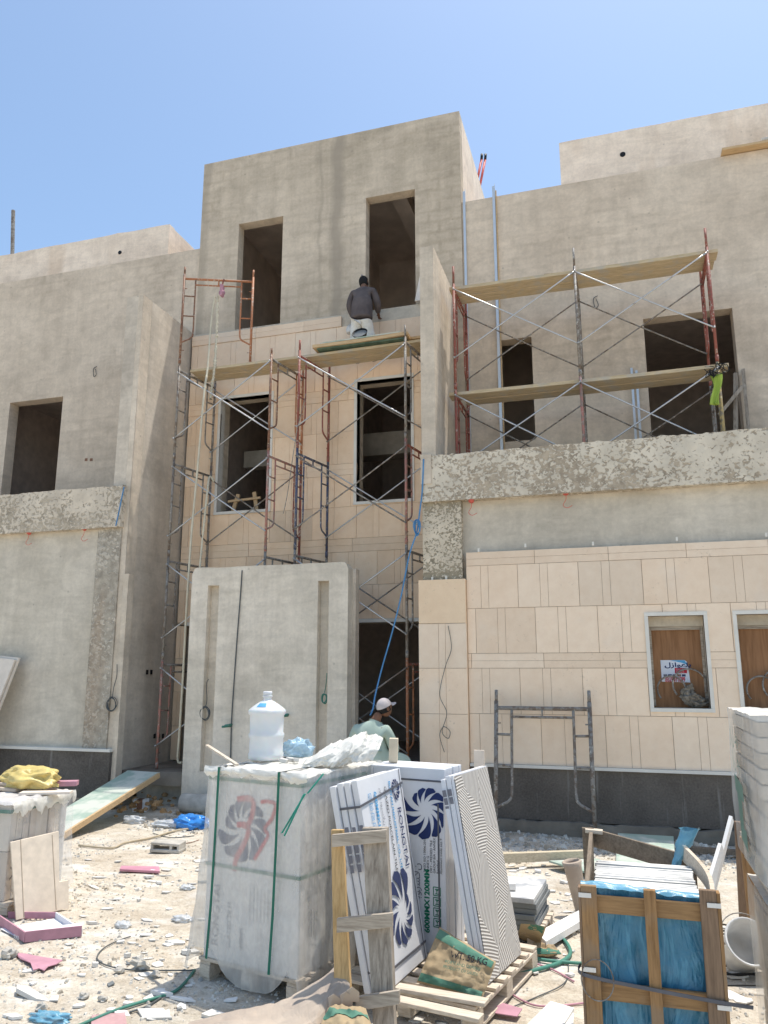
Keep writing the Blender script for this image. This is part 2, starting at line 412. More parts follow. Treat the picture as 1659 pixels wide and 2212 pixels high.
M['shard'] = simple('tile_shard', (.80, .77, .71), .8, var=.15, sc=2, coords='world')
M['skin'] = simple('brown_skin', (.20, .10, .06), .55, var=.08)
M['hairm'] = simple('black_hair', (.012, .011, .011), .7)
M['shirt'] = simple('grey_brown_shirt', (.14, .115, .11), .9, c2=(.085, .07, .07), sc=5, bump=.4)
M['trouser'] = simple('dusty_white_trousers', (.80, .78, .74), .9, c2=(.62, .56, .46), sc=6, bump=.4)
M['kurta'] = simple('pale_green_kurta', (.42, .50, .43), .9, c2=(.33, .41, .35), sc=3, bump=.5)
M['cap'] = simple('pale_cap_cloth', (.60, .54, .53), .85)
M['rope'] = simple('white_rope', (.66, .60, .46), .95, var=.1)
M['ropeblue'] = simple('blue_rope', (.10, .28, .52), .8)
M['cable'] = simple('grey_cable', (.11, .12, .12), .6)
M['cablegreen'] = simple('green_conduit', (.08, .25, .19), .5)
M['tan'] = simple('tan_hose', (.52, .43, .30), .7)
M['black'] = simple('black_rubber', (.015, .015, .016), .5)
M['conduitred'] = simple('red_conduit', (.75, .16, .12), .5)
M['hivis'] = simple('yellow_green_hi_vis', (.42, .56, .10), .7)
M['pvc'] = simple('cream_pvc', (.7, .66, .58), .5)
M['bucketw'] = simple('white_bucket_plastic', (.74, .73, .70), .5)
def bottle_mat():
    k = NM('frosted_plastic', .3); k.color((.86, .88, .88)); k.b.inputs['Transmission Weight'].default_value = .35
    k.b.inputs['Subsurface Weight'].default_value = .2; k.b.inputs['Roughness'].default_value = .4; return k.m
M['bottle'] = bottle_mat()
M['slabstone'] = simple('beige_limestone_slab', (.80, .68, .54), .7, var=.08, sc=14)
def notched():
    k = NM('trowelled_adhesive', .9, 0, 'obj')
    # combed ridges: concentric arcs that change centre from patch to patch
    v = k.n.new('ShaderNodeTexVoronoi'); v.inputs['Scale'].default_value = 4.2; k.l.new(k.vec((0, .85, .6)), v.inputs['Vector'])
    P = k.sep(); 
    pc = k.sep(v.outputs['Color'])
    cy = k.math('MULTIPLY', k.math('SUBTRACT', pc[0], .5), 3.2); cz = k.math('MULTIPLY', k.math('SUBTRACT', pc[1], .5), 3.4)
    dy = k.math('SUBTRACT', P[1], cy); dz = k.math('SUBTRACT', P[2], cz)
    r = k.math('SQRT', k.math('ADD', k.math('MULTIPLY', dy, dy), k.math('MULTIPLY', dz, dz)))
    w = k.math('SINE', k.math('MULTIPLY', r, 2*PI/.019))
    w = k.math('ADD', k.math('MULTIPLY', w, .5), .5)
    c = k.ramp(w, [(.30, (.36, .33, .30)), (.62, (.60, .57, .52))])
    c = k.mix(k.ramp(k.noise(6, 4), [(.62, 0), (.75, .35)]), c, (.6, .57, .52))
    k.color(c); k.bump(w, .8, .006); return k.m
M['notched'] = notched()

def liner_mat():
    k = NM('blue_sheet_painted_glints', .38, 0, 'world'); k.b.inputs['Specular IOR Level'].default_value = .5
    w_ = k.noise(2.2, 4, .6, k.vec((3.0, 1, .8), (0, .5, 0)), .7)
    c = k.ramp(w_, [(.34, (.03, .15, .24)), (.47, (.045, .205, .33)), (.50, (.085, .29, .43)), (.53, (.05, .215, .34)), (.68, (.04, .185, .30))])  # narrow lighter band paints light glints along the creases
    c = k.mix(k.ramp(k.noise(9, 5), [(.5, 0), (.75, .35)]), c, (.25, .40, .46))
    k.color(c); k.bump(w_, 1.0, .05); k.bump(k.noise(8, 5, .6, None, 1.5), .5, .02); return k.m
M['filmblue'] = liner_mat()

# ================================================================= SETTING
gnd = MB()
GX0, GX1, GY0, GY1, GS = -15.0, 6.0, -2.0, 13.0, .075
def gh(x, y):
    a = .035*noise.noise(V((x*.6, y*.6, 0)))+.018*noise.noise(V((x*2.2, y*2.2, 3)))+.008*noise.noise(V((x*7, y*7, 5)))
    if y > 9.2: a += .03*min(1, (y-9.2))*(.5+noise.noise(V((x*1.3, y*1.3, 9))))
    e = min(1, (x-GX0)/1.5, (GX1-x)/1.5, (y-GY0)/1.5)
    return a*max(0, e)-.012
nx, ny = int((GX1-GX0)/GS), int((GY1-GY0)/GS)
def gp(u, v):
    x = GX0+(GX1-GX0)*u; y = GY0+(GY1-GY0)*v; return V((x, y, gh(x, y)))
gnd.grid(gp, nx, ny)
FAR = 400
gz = -.012
for a in ((-FAR, GX0, -FAR, FAR), (GX1, FAR, -FAR, FAR), (GX0, GX1, -FAR, GY0), (GX0, GX1, GY1, FAR)):
    gnd.quad((a[0], a[2], gz), (a[1], a[2], gz), (a[1], a[3], gz), (a[0], a[3], gz))
single(gnd, 'ground', M['ground'], None, None, kind='structure', smooth=True)

def wall(x0, x1, z0, z1, y0, y1, ops=(), mb=None, jit=0):
    mb = mb or MB()
    xs = sorted({x0, x1, *[v for o in ops for v in o[:2] if x0 < v < x1]}); zs = sorted({z0, z1, *[v for o in ops for v in o[2:] if z0 < v < z1]})
    def solid(i, j):
        if i < 0 or j < 0 or i >= len(xs)-1 or j >= len(zs)-1: return False
        cx, cz = (xs[i]+xs[i+1])/2, (zs[j]+zs[j+1])/2
        return not any(o[0] < cx < o[1] and o[2] < cz < o[3] for o in ops)
    for i in range(len(xs)-1):
        for j in range(len(zs)-1):
            if not solid(i, j): continue
            a, b, c, d = xs[i], xs[i+1], zs[j], zs[j+1]
            mb.quad((a, y0, c), (b, y0, c), (b, y0, d), (a, y0, d)); mb.quad((a, y1, c), (a, y1, d), (b, y1, d), (b, y1, c))
            if not solid(i-1, j): mb.quad((a, y0, c), (a, y0, d), (a, y1, d), (a, y1, c))
            if not solid(i+1, j): mb.quad((b, y0, c), (b, y1, c), (b, y1, d), (b, y0, d))
            if not solid(i, j-1): mb.quad((a, y0, c), (a, y1, c), (b, y1, c), (b, y0, c))
            if not solid(i, j+1): mb.quad((a, y0, d), (b, y0, d), (b, y1, d), (a, y1, d))
    return mb
def rough_block(x0, x1, y0, y1, z0, z1, s=.06, top=.018, face=.007, seed=0):
    """box whose faces and upper edge wander a little, like hand-finished concrete"""
    mb = MB(); n = max(2, int((x1-x0)/s)); m = max(2, int((z1-z0)/s))
    def off(x, z, k): return noise.noise(V((x*1.7+seed, z*1.7, k)))+.5*noise.noise(V((x*9+seed, z*9, k)))
    def zt(x): return top*(noise.noise(V((x*2.1+seed, 7, 1)))+.8*noise.noise(V((x*11+seed, 3, 1))))
    def front(u, v):
        x = x0+(x1-x0)*u; z = z0+(z1-z0)*v+(zt(x)*v); return V((x, y0+face*off(x, z, 2), z))
    mb.grid(front, n, m)
    def topf(u, v):
        x = x0+(x1-x0)*u; return V((x, y0+(y1-y0)*v+(face*off(x, z1, 2) if v == 0 else 0), z1+zt(x)))
    mb.grid(topf, n, 2)
    def bot(u, v):
        x = x0+(x1-x0)*u; return V((x, y1+(y0-y1)*v+(face*off(x, z0, 2) if v == 1 else 0), z0))
    mb.grid(bot, n, 2)
    mb.quad((x0, y1, z0), (x0, y0, z0), (x0, y0, z1), (x0, y1, z1)); mb.quad((x1, y0, z0), (x1, y1, z0), (x1, y1, z1), (x1, y0, z1))
    mb.quad((x1, y1, z0), (x0, y1, z0), (x0, y1, z1), (x1, y1, z1))
    return mb
def room(x0, x1, y0, y1, z0, z1):
    mb = MB()
    mb.quad((x0, y1, z0), (x1, y1, z0), (x1, y1, z1), (x0, y1, z1)); mb.quad((x0, y0, z0), (x0, y1, z0), (x0, y1, z1), (x0, y0, z1))
    mb.quad((x1, y0, z0), (x1, y0, z1), (x1, y1, z1), (x1, y1, z0)); mb.quad((x0, y0, z0), (x1, y0, z0), (x1, y1, z0), (x0, y1, z0))
    mb.quad((x0, y0, z1), (x0, y1, z1), (x1, y1, z1), (x1, y0, z1)); return mb
def cladding(x0, x1, rows, yf, ops=(), t=.03, slabw=.80, pat=(.0, .37, .50), tint=.085):
    """rows: (z0, z1, kind, first joint).  Each slab is a real stone with saw-cut grooves, standing 4 mm apart"""
    mb = MB(); J = .0028; G = .0020
    for z0, z1, kind, j0 in rows:
        if kind == 'band': w, cuts = slabw*1.2, ()
        else: w, cuts = slabw, pat
        s = j0
        while s > x0: s -= w
        while s < x1:
            tn = 1+random.uniform(-tint, tint); wm = random.uniform(-.02, .02); mb.c = (tn+wm, tn, tn-wm, 1)
            es = [s]+[s+w*c for c in cuts if c > 0]+[s+w]
            dy = random.uniform(-.004, .004)
            for k in range(len(es)-1):
                a, b = es[k]+(J if k == 0 else G), es[k+1]-(J if k == len(es)-2 else G)
                a, b = max(a, x0+.001), min(b, x1-.001)
                if b-a < .01: continue
                zz = [(z0+J, z1-J)] if kind != 'band' else [(z0+J, (z0+z1)/2-.0015), ((z0+z1)/2+.0015, z1-J)]
                for c, d in zz:
                    segs = [(a, b, c, d)]
                    for o in ops:
                        out = []
                        for (p, q, r, u) in segs:
                            if q <= o[0] or p >= o[1] or u <= o[2] or r >= o[3]: out.append((p, q, r, u)); continue
                            if p < o[0]: out.append((p, o[0], r, u))
                            if q > o[1]: out.append((o[1], q, r, u))
                            m0, m1 = max(p, o[0]), min(q, o[1])
                            if r < o[2]: out.append((m0, m1, r, o[2]))
                            if u > o[3]: out.append((m0, m1, o[3], u))
                        segs = out
                    for (p, q, r, u) in segs:
                        if q-p > .004 and u-r > .004: mb.bx(p, q, yf+dy, yf+t, r, u)
            s += w
    mb.c = (1, 1, 1, 1)
    return mb
def surround(x0, x1, z0, z1, yf, w=.045, d=.14):
    mb = MB(); e = .0
    mb.bx(x0-w, x1+w, yf-.02, yf+d, z1, z1+w); mb.bx(x0-w, x1+w, yf-.025, yf+d, z0-w, z0)
    mb.bx(x0-w, x0, yf-.018, yf+d, z0+.001, z1-.001); mb.bx(x1, x1+w, yf-.018, yf+d, z0+.001, z1-.001); return mb

YC, YT, YW = 12.05, 12.17, 12.2
# ----------------------------------------------------------------- tower and entrance recess (middle villa)
tw = thing('tower_building', (-4.9, 12.2, .5), 'tall unfinished grey plaster tower block with two upper openings and limestone lower facade', 'building')
W1 = (-6.66, -5.72, 8.32, 10.56); W2 = (-4.05, -3.11, 8.34, 10.62)
WA = (-6.80, -5.79, 4.79, 6.92); WB = (-4.15, -3.18, 4.81, 6.96); DO = (-7.30, -2.64, .5, 2.78)
wall(-7.50, -2.26, .5, 12.05, YT, YT+.22, [W1, W2, WA, WB, DO]).build('front_wall', M['tower'], tw)
s = MB(); s.bx(-2.46, -2.26, YT+.22, 19, 4.5, 12.05); s.build('side_wall', M['parapet'], tw)
s = MB(); s.bx(-7.50, -7.30, YT+.22, 19, 4.5, 12.05); s.build('side_wall', M['parapet'], tw)
s = MB(); s.bx(-7.3, -2.46, YT+.22, 19, 11.3, 11.45); s.build('roof', M['footing'], tw)
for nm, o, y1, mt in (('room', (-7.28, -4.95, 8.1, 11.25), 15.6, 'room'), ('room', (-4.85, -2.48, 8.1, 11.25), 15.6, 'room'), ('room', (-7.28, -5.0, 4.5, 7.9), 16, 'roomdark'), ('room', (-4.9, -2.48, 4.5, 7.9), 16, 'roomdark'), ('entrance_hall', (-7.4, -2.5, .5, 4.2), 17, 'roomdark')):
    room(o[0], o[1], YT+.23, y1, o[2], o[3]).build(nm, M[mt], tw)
s = MB(); s.bx(-6.95, -4.98, 13.3, 13.55, 5.95, 6.28); s.build('inner_beam', M['litbeam'], tw)
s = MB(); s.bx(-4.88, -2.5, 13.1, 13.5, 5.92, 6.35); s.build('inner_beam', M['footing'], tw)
for xa in (-6.2, -3.75):
    s = MB(); s.bx(xa, xa+.3, YT+.24, 15.5, 10.95, 11.2); s.build('ceiling_beam', M['room'], tw)
rows = [(.52, 1.08, 'slab', -7.2), (1.08, 1.65, 'slab', -7.0), (1.65, 2.22, 'slab', -7.2), (2.22, 2.78, 'slab', -7.0), (2.84, 3.40, 'slab', -7.35), (3.40, 3.96, 'slab', -6.98), (3.96, 4.19, 'band', -7.1), (4.19, 4.74, 'slab', -7.35), (4.74, 5.30, 'slab', -6.95),
        (5.30, 5.50, 'band', -7.0), (5.50, 6.08, 'slab', -7.3), (6.08, 6.65, 'slab', -6.9), (6.65, 6.87, 'band', -7.2), (6.87, 7.46, 'slab', -7.35)]
ops = [WA, WB, (-7.30, -2.64, .5, 2.8)]
cladding(-7.48, -2.61, rows, YC, ops).build('limestone_cladding', M['stone_warm'], tw)
cladding(-7.48, -2.61, [(7.46, 8.05, 'slab', -6.95)], YC-.001).build('upper_cladding', M['stone'], tw)
cladding(-7.48, -4.46, [(8.05, 8.25, 'band', -7.1)], YC-.012, t=.045).build('coping_course', M['stone'], tw)
wall(-7.48, -2.61, 2.8, 8.04, YC+.014, YT-.002, [WA, WB]).build('mortar_bed', M['joint'], tw)
s = MB(); s.bx(-7.49, -2.62, YC+.04, YT-.003, 8.042, 8.30); s.build('ledge', M['fresh'], tw)
for o in (WA, WB): surround(*o, YC, .05, .16).build('window_surround', M['trim'], tw)
s = MB(); s.bx(-7.32, -2.64, YC-.03, YC+.1, 2.781, 2.838); s.build('door_lintel_trim', M['trim'], tw)
# porch slab with broken edge
s = rough_block(-7.5, -2.66, 10.75, 12.6, .30, .5, .12, .01, .02); single(s, 'porch_slab', M['footing'], 'rough concrete porch slab at the foot of the recessed limestone facade', 'porch')
s = rough_block(-7.35, -6.35, 10.95, 11.2, -.05, .31, .08, .02, .03, 5)
single(s, 'block_base', M['concrete'], 'rough grey block base wall under the porch behind the rubble', 'block wall')

# ----------------------------------------------------------------- left villa
lv = thing('left_villa', (-10.5, 10.5, 0), 'unfinished beige plastered villa on the left with splattered balcony beam', 'building')
s = wall(-15, -8.06, .1, 4.28, 10.52, 10.75); s.build('ground_wall', M['fresh'], lv)
rough_block(-8.06, -7.62, 10.475, 10.75, .84, 4.28, .08, 0, .008, 3).build('column', M['slurry3'], lv)
rough_block(-7.62, -7.52, 10.50, 10.76, -.05, 8.36, .1, .01, .006, 4).build('pier_edge', M['fin'], lv)
s = MB(); s.bx(-7.85, -7.62, 10.50, 12.2, 4.97, 8.36); s.bx(-7.62, -7.52, 10.762, 12.2, -.1, 8.36); s.build('side_wall', M['sidew'], lv)
rough_block(-7.519, -7.42, 10.47, 10.62, .0, 3.52, .07, .01, .012, 6).build('corner_strip', M['fin'], lv)
rough_block(-15, -7.6, 10.40, 10.66, 4.28, 4.965, .06, .03, .01, 1).build('balcony_beam', M['slurryl'], lv)
s = MB(); s.bx(-15, -7.5, 10.41, 10.519, .12, .80); s.build('plinth', M['basalt'], lv)
s = MB(); s.bx(-15, -7.49, 10.385, 10.53, .80, .84); s.build('plinth_trim', M['trim'], lv)
s = MB(); s.bx(-15, -7.85, 10.66, 12.2, 4.35, 4.5); s.build('balcony_floor', M['footing'], lv)
LW = (-11.78, -10.47, 5.42, 7.43)
wall(-15.5, -7.50, 4.5, 10.2, YW, YW+.25, [LW]).build('upper_wall', M['walll'], lv)
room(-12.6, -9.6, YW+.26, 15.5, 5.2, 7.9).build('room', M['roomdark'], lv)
s = MB(); s.bx(-15.5, -7.51, YW+.25, 19, 9.7, 9.85); s.build('roof', M['footing'], lv)
rough_block(-18, -8.92, 13.2, 13.4, 9.85, 11.6, .1, .02, .004, 8).build('roof_parapet', M['parapet'], lv)
s = MB(); s.bx(-9.12, -8.92, 13.4, 17.5, 9.85, 11.58); s.build('roof_parapet', M['parapet'], lv)
s = MB(); s.tube([(-10.15, 13.19, 11.12), (-10.15, 13.3, 11.12)], .045, 12); s.build('drain_hole', M['black'], lv)
for px, py in ((186, 993), (197, 993)):
    s = MB(); c = PY(px, py, YW-.003); s.box(c, (.06, .006, .055)); s.build('socket_box', M['rust'], lv)

# ----------------------------------------------------------------- right villa
rv = thing('right_villa', (1, 10.5, 0), 'unfinished villa on the right with limestone ground floor, splattered balcony beam and plaster upper wall', 'building')
RW1 = (.35, 1.01, 1.55, 2.69); RW2 = (1.39, 2.05, 1.55, 2.69)
wall(-2.04, 5, -.1, 4.36, 10.56, 10.8, [RW1, RW2]).build('ground_wall', M['fresh'], rv)
rough_block(-2.60, -2.04, 10.45, 10.8, 3.0, 4.36, .06, 0, .008, 21).build('column', M['slurry2'], rv)
rough_block(-2.60, 5, 10.40, 10.62, 4.36, 5.04, .05, .03, .01, 22).build('balcony_beam', M['slurry'], rv)
rough_block(-2.605, -2.45, 10.385, 10.43, 4.62, 5.05, .05, .02, .006, 29).build('fin_foot', M['fin'], rv)
rough_block(-2.60, -2.39, 10.43, 10.9, 5.0, 8.37, .1, .01, .004, 23).build('fin_wall', M['fin'], rv)
s = MB(); s.bx(-2.598, -2.392, 10.9, YW, 4.4, 8.365); s.build('fin_wall', M['fin'], rv)
s = MB(); s.bx(-2.6, -2.4, 10.8, YW, .4, 4.36); s.build('side_wall', M['fresh'], rv)
s = MB(); s.bx(-2.39, 5, 10.62, YW, 4.36, 4.5); s.build('terrace_floor', M['footing'], rv)
RD = (-1.66, -1.13, 5.69, 7.48); RW = (.65, 1.97, 5.52, 7.55)
wall(-2.259, 5, 4.5, 10.2, YW, YW+.25, [RD, RW]).build('upper_wall', M['wallr'], rv)
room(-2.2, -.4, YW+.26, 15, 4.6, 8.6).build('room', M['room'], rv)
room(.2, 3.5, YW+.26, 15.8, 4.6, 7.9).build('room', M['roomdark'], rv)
s = MB(); s.bx(-2.25, 5, YW+.25, 19, 9.7, 9.85); s.build('roof', M['footing'], rv)
rough_block(-.56, 6, 13.2, 13.4, 9.85, 11.76, .1, .008, .003, 24).build('roof_parapet', M['parapet'], rv)
s = MB(); s.bx(-.56, -.36, 13.4, 17, 9.85, 11.75); s.build('roof_parapet', M['parapet'], rv)
s = MB(); s.tube([(.56, 13.19, 11.27), (.56, 13.3, 11.27)], .05, 12); s.build('drain_hole', M['black'], rv)
rr = [(.82, 1.45, 'slab', -1.85), (1.45, 2.04, 'slab', -1.30), (2.04, 2.235, 'band', -.98), (2.235, 2.838, 'slab', -1.87), (2.838, 3.424, 'slab', -1.285), (3.424, 3.615, 'band', -1.05)]
cladding(-1.985, 5, rr, 10.45, [RW1, RW2]).build('limestone_cladding', M['stone'], rv)
wall(-1.98, 5, .8, 3.60, 10.464, 10.558, [RW1, RW2]).build('mortar_bed', M['joint'], rv)
pr = [(.60, 1.44, 'slab', -2.66), (1.44, 2.04, 'slab', -2.66), (2.04, 2.64, 'slab', -2.66)]
s = cladding(-2.66, -1.99, pr, 10.395, (), .03, .67, (0, .42, .56)); s.c = (.97, .93, .85, 1); s.bx(-2.655, -1.995, 10.395, 10.425, 2.645, 3.245)
s.c = (.98, .9, .78, 1); s.bx(-2.02, -1.99, 10.427, 10.56, .6, 3.24); s.build('pilaster_cladding', M['stone'], rv)
s = MB(); s.bx(-2.655, -2.02, 10.41, 10.56, .3, 3.235); s.build('pilaster_core', M['joint'], rv)
for o in (RW1, RW2):
    surround(*o, 10.45, .045, .06).build('window_surround', M['trim'], rv)
    s = MB(); s.bx(o[0]-.02, o[1]+.02, 10.70, 10.73, o[2]-.02, o[3]-.12); s.build('plywood_panel', M['ply'], rv)
    s = MB(); s.bx(o[0]-.01, o[1]+.01, 10.64, 10.79, o[3]-.124, o[3]+.05); s.build('lintel', M['fresh'], rv)
    s = MB(); s.bx(o[0]+.03, o[1]-.03, 10.66, 10.70, o[3]-.17, o[3]-.125); s.bx(o[0]+.005, o[0]+.035, 10.66, 10.699, o[2]+.02, o[3]-.126); s.bx(o[1]-.035, o[1]-.005, 10.66, 10.699, o[2]+.02, o[3]-.126)
    s.build('shutter_frame', M['oldx'], rv)
s = MB(); s.bx(-1.98, 5, 10.425, 10.462, .16, .785); s.build('plinth', M['basalt'], rv)
s = MB(); s.bx(-1.98, 5, 10.385, 10.47, .785, .82); s.build('plinth_trim', M['trim'], rv)
rough_block(-2.6, 5, 10.36, 10.56, -.15, .155, .07, .03, .02, 25).build('footing', M['footing'], rv)
for px, py in ((1034, 1190), (1135, 1180), (1281, 1176), (1462, 1166), (1655, 1157), (934, 1252), (964, 1250)):
    s = MB(); c = PY(px, py, 10.44); s.box(c+V((0, 0, .01)), (.025, .03, .05)); s.build('anchor_clip', M['trim'], rv)

# ----------------------------------------------------------------- free-standing entrance screen wall
es = thing('entrance_wall', (-5.1, 10.75, 0), 'tall pale plaster entrance wall with two vertical slots in front of the recess', 'wall')
x0, x1, z1 = -6.36, -3.77, 3.58
SL = (-6.07, -5.88, .55, 3.30); SR = (-4.24, -4.07, .55, 3.31)
mb = MB(); N = 60; Mz = 80
def sface(u, v):
    x = x0+(x1-x0)*u; z = -.1+(z1+.1)*v
    r = .10; dx = 0
    top = z1+.02*noise.noise(V((x*2, 1, 4)))+.006*noise.noise(V((x*15, 1, 4)))
    for side, cx in ((-1, x0+r), (1, x1-r)):
        if (x-cx)*side > 0: top -= r-math.sqrt(max(0, r*r-(x-cx)**2))
    zz = -.1+(top+.1)*v
    return x, zz
xs = sorted([x0+(x1-x0)*i/N for i in range(N+1)]+[SL[0], SL[1], SR[0], SR[1]]); zs = sorted([i/Mz for i in range(Mz+1)]+[(SL[2]+.1)/(z1+.1), (SL[3]+.1)/(z1+.1), (SR[3]+.1)/(z1+.1)])
def inside(x, z): return any(o[0] < x < o[1] and o[2] < z < o[3] for o in (SL, SR))
def pt(x, v, y):
    _, zz = sface((x-x0)/(x1-x0), v); return V((x, y, zz))
YS = 10.6
for i in range(len(xs)-1):
    for j in range(len(zs)-1):
        a, b, c, d = xs[i], xs[i+1], zs[j], zs[j+1]
        if b-a < 1e-5 or d-c < 1e-5: continue
        zc = -.1+(c+d)/2*(z1+.1)
        ins = inside((a+b)/2, zc); y = YS+.12 if ins else YS
        w = lambda p: p+V((0, .004*noise.noise(V((p.x*1.5, p.z*1.5, 2)))+.002*noise.noise(V((p.x*8, p.z*8, 2))), 0))
        mb.quad(w(pt(a, c, y)), w(pt(b, c, y)), w(pt(b, d, y)), w(pt(a, d, y)))
for o in (SL, SR):
    for (p, q) in (((o[0], o[2]), (o[0], o[3])), ((o[1], o[2]), (o[1], o[3])), ((o[0], o[2]), (o[1], o[2])), ((o[0], o[3]), (o[1], o[3]))):
        mb.quad((p[0], YS-.002, p[1]), (q[0], YS-.002, q[1]), (q[0], YS+.125, q[1]), (p[0], YS+.125, p[1]))
prof = [pt(x0+(x1-x0)*i/N, 1, YS) for i in range(N+1)]
for i in range(N): mb.quad(prof[i], prof[i+1], prof[i+1]+V((0, .2, 0)), prof[i]+V((0, .2, 0)))
for i in range(N): mb.quad(prof[i]+V((0, .2, 0)), prof[i+1]+V((0, .2, 0)), V((prof[i+1].x, YS+.2, -.1)), V((prof[i].x, YS+.2, -.1)))
mb.quad((x0, YS, -.1), (x0, YS, z1-.1), (x0, YS+.2, z1-.1), (x0, YS+.2, -.1)); mb.quad((x1, YS, -.1), (x1, YS+.2, -.1), (x1, YS+.2, z1-.1), (x1, YS, z1-.1))
mb.build('wall_body', M['screen'], es)
s = MB(); s.bx(-3.90, -3.72, YS+.202, YS+.36, .0, 3.5); s.build('return_wall', M['sidew'], es)

# ================================================================= SCAFFOLDING
def scaff_frame(parent, A, B, z0, h, mats, r=.0215, pin=.10, lean=(0, 0)):
    """one H-frame between post A and post B: frame (header, ladder rails, rungs) with two posts as sub-parts"""
    A = V((A[0], A[1], z0)); B = V((B[0], B[1], z0)); d = (B-A); w = d.length; d.normalize(); up = V((lean[0], lean[1], 1)).normalized()
    def p(u, z): return A+d*u+up*z
    mb = MB(); mm = [mats[0], mats[1], mats[2]]
    mb.cur = 2; mb.tube([p(.02, h-.09), p(w-.02, h-.09)], r*.95)
    mb.tube([p(.2, h-.20), p(w-.2, h-.20)], r*.62); mb.box(p(w/2, h-.145), (.02, .02, .10)); 
    for a, sg in ((0, 1), (w, -1)):
        mb.cur = 0 if a == 0 else 1
        mb.tube(path([p(a+sg*.2, h-.09), p(a+sg*.2, h-.6), p(a+sg*.2, h-1.10), p(a+sg*.17, h-1.21), p(a+sg*.09, h-1.26), p(a+sg*.01, h-1.30)], 4), r*.66)
        for zz in (.42, .80): mb.tube([p(a+sg*.01, h-zz), p(a+sg*.2, h-zz-.005)], r*.6)
        for zz in (.28, 1.45): mb.tube([p(a, h-zz), p(a+sg*.06, h-zz)], r*.35, 6)
    f = mb.build('frame', mm, parent, smooth=True)
    for a, mt in ((0, mats[0]), (w, mats[1])):
        q = MB(); q.tube([p(a, 0), p(a, h)], r, 10); q.tube([p(a, h), p(a, h+pin)], r*.8, 10); q.tube([p(a, .01), p(a, .10)], r*1.18, 10)
        q.build('post', mt, f, smooth=True)
    return f
def brace(parent, P, Q, mt, r=.0120):
    P, Q = V(P), V(Q); mb = MB(); mid = (P+Q)/2+V((0, random.uniform(-.01, .01), random.uniform(-.012, .004)))
    mb.tube(path([P, mid, Q], 4), r, 8); mb.tube([P-V((0, .03, 0)), P+V((0, .02, 0))], .013, 6); mb.tube([Q-V((0, .03, 0)), Q+V((0, .02, 0))], .013, 6)
    return mb.build('cross_brace', mt, parent, smooth=True)
LV = [.5, 2.19, 3.86, 5.52, 7.20]
m = M
# left bay
s1 = thing('scaffolding', (-6.2, 11.4, .5), 'left scaffold bay with rusty frames and a raised top frame holding a rope pulley', 'scaffolding', 'scaffold bays in front of the recessed facade')
g1 = [m['greysc']]*3; lm = [[m['pink'], m['greysc'], m['greysc']], g1, g1, [m['greysc'], m['greysc'], m['greysc']]]
rm = [g1, [m['greysc'], m['pink'], m['greysc']], [m['pink'], m['redsc'], m['pink']], [m['rust'], m['orange'], m['greysc']]]
for i in range(4):
    scaff_frame(s1, (-7.06, 11.0), (-6.88, 11.93), LV[i], LV[i+1]-LV[i], lm[i])
    scaff_frame(s1, (-5.31, 11.0), (-5.13, 11.93), LV[i], LV[i+1]-LV[i], rm[i])
    for (xa, xb, y) in ((-7.06, -5.31, 10.97), (-6.88, -5.13, 11.90)):
        if i == 0 and y < 11.5: pass
        mt = m['steel'] if y < 11.5 or i == 3 else m['greysc']
        brace(s1, (xa, y, LV[i+1]-.14), (xb, y, LV[i+1]-1.33), mt); brace(s1, (xa, y-.015, LV[i+1]-1.33), (xb, y-.015, LV[i+1]-.14), mt)
P5 = PY(547, 605, 11.46)
scaff_frame(s1, (-7.06, 11.0), (P5.x, 11.46), 7.24, 1.70, [m['rust'], m['orange'], m['orange']], pin=.14)
# right bay
s2 = thing('scaffolding', (-3.9, 11.4, .5), 'right scaffold bay of red, dark blue and grey frames below the worker', 'scaffolding', 'scaffold bays in front of the recessed facade')
lm = [g1, [m['greysc']]*3, [m['blue'], m['blue'], m['blue']], [m['redsc'], m['redsc'], m['redsc']]]
rm = [[m['orange'], m['orange'], m['redsc']], [m['greysc'], m['greysc'], m['greysc']], [m['pink'], m['greysc'], m['redsc']], [m['greysc'], m['greysc'], m['greysc']]]
for i in range(4):
    scaff_frame(s2, (-4.80, 11.0), (-4.63, 11.93), LV[i], LV[i+1]-LV[i], lm[i], pin=.18 if i == 3 else .1)
    scaff_frame(s2, (-2.99, 11.0), (-2.82, 11.93), LV[i], LV[i+1]-LV[i], rm[i], pin=.2 if i == 3 else .1)
    for (xa, xb, y) in ((-4.80, -2.99, 10.97), (-4.63, -2.82, 11.90)):
        mt = m['steel'] if (i + (y > 11.5)) % 2 else m['greysc']
        brace(s2, (xa, y, LV[i+1]-.14), (xb, y, LV[i+1]-1.33), mt); brace(s2, (xa, y-.015, LV[i+1]-1.33), (xb, y-.015, LV[i+1]-.14), mt)
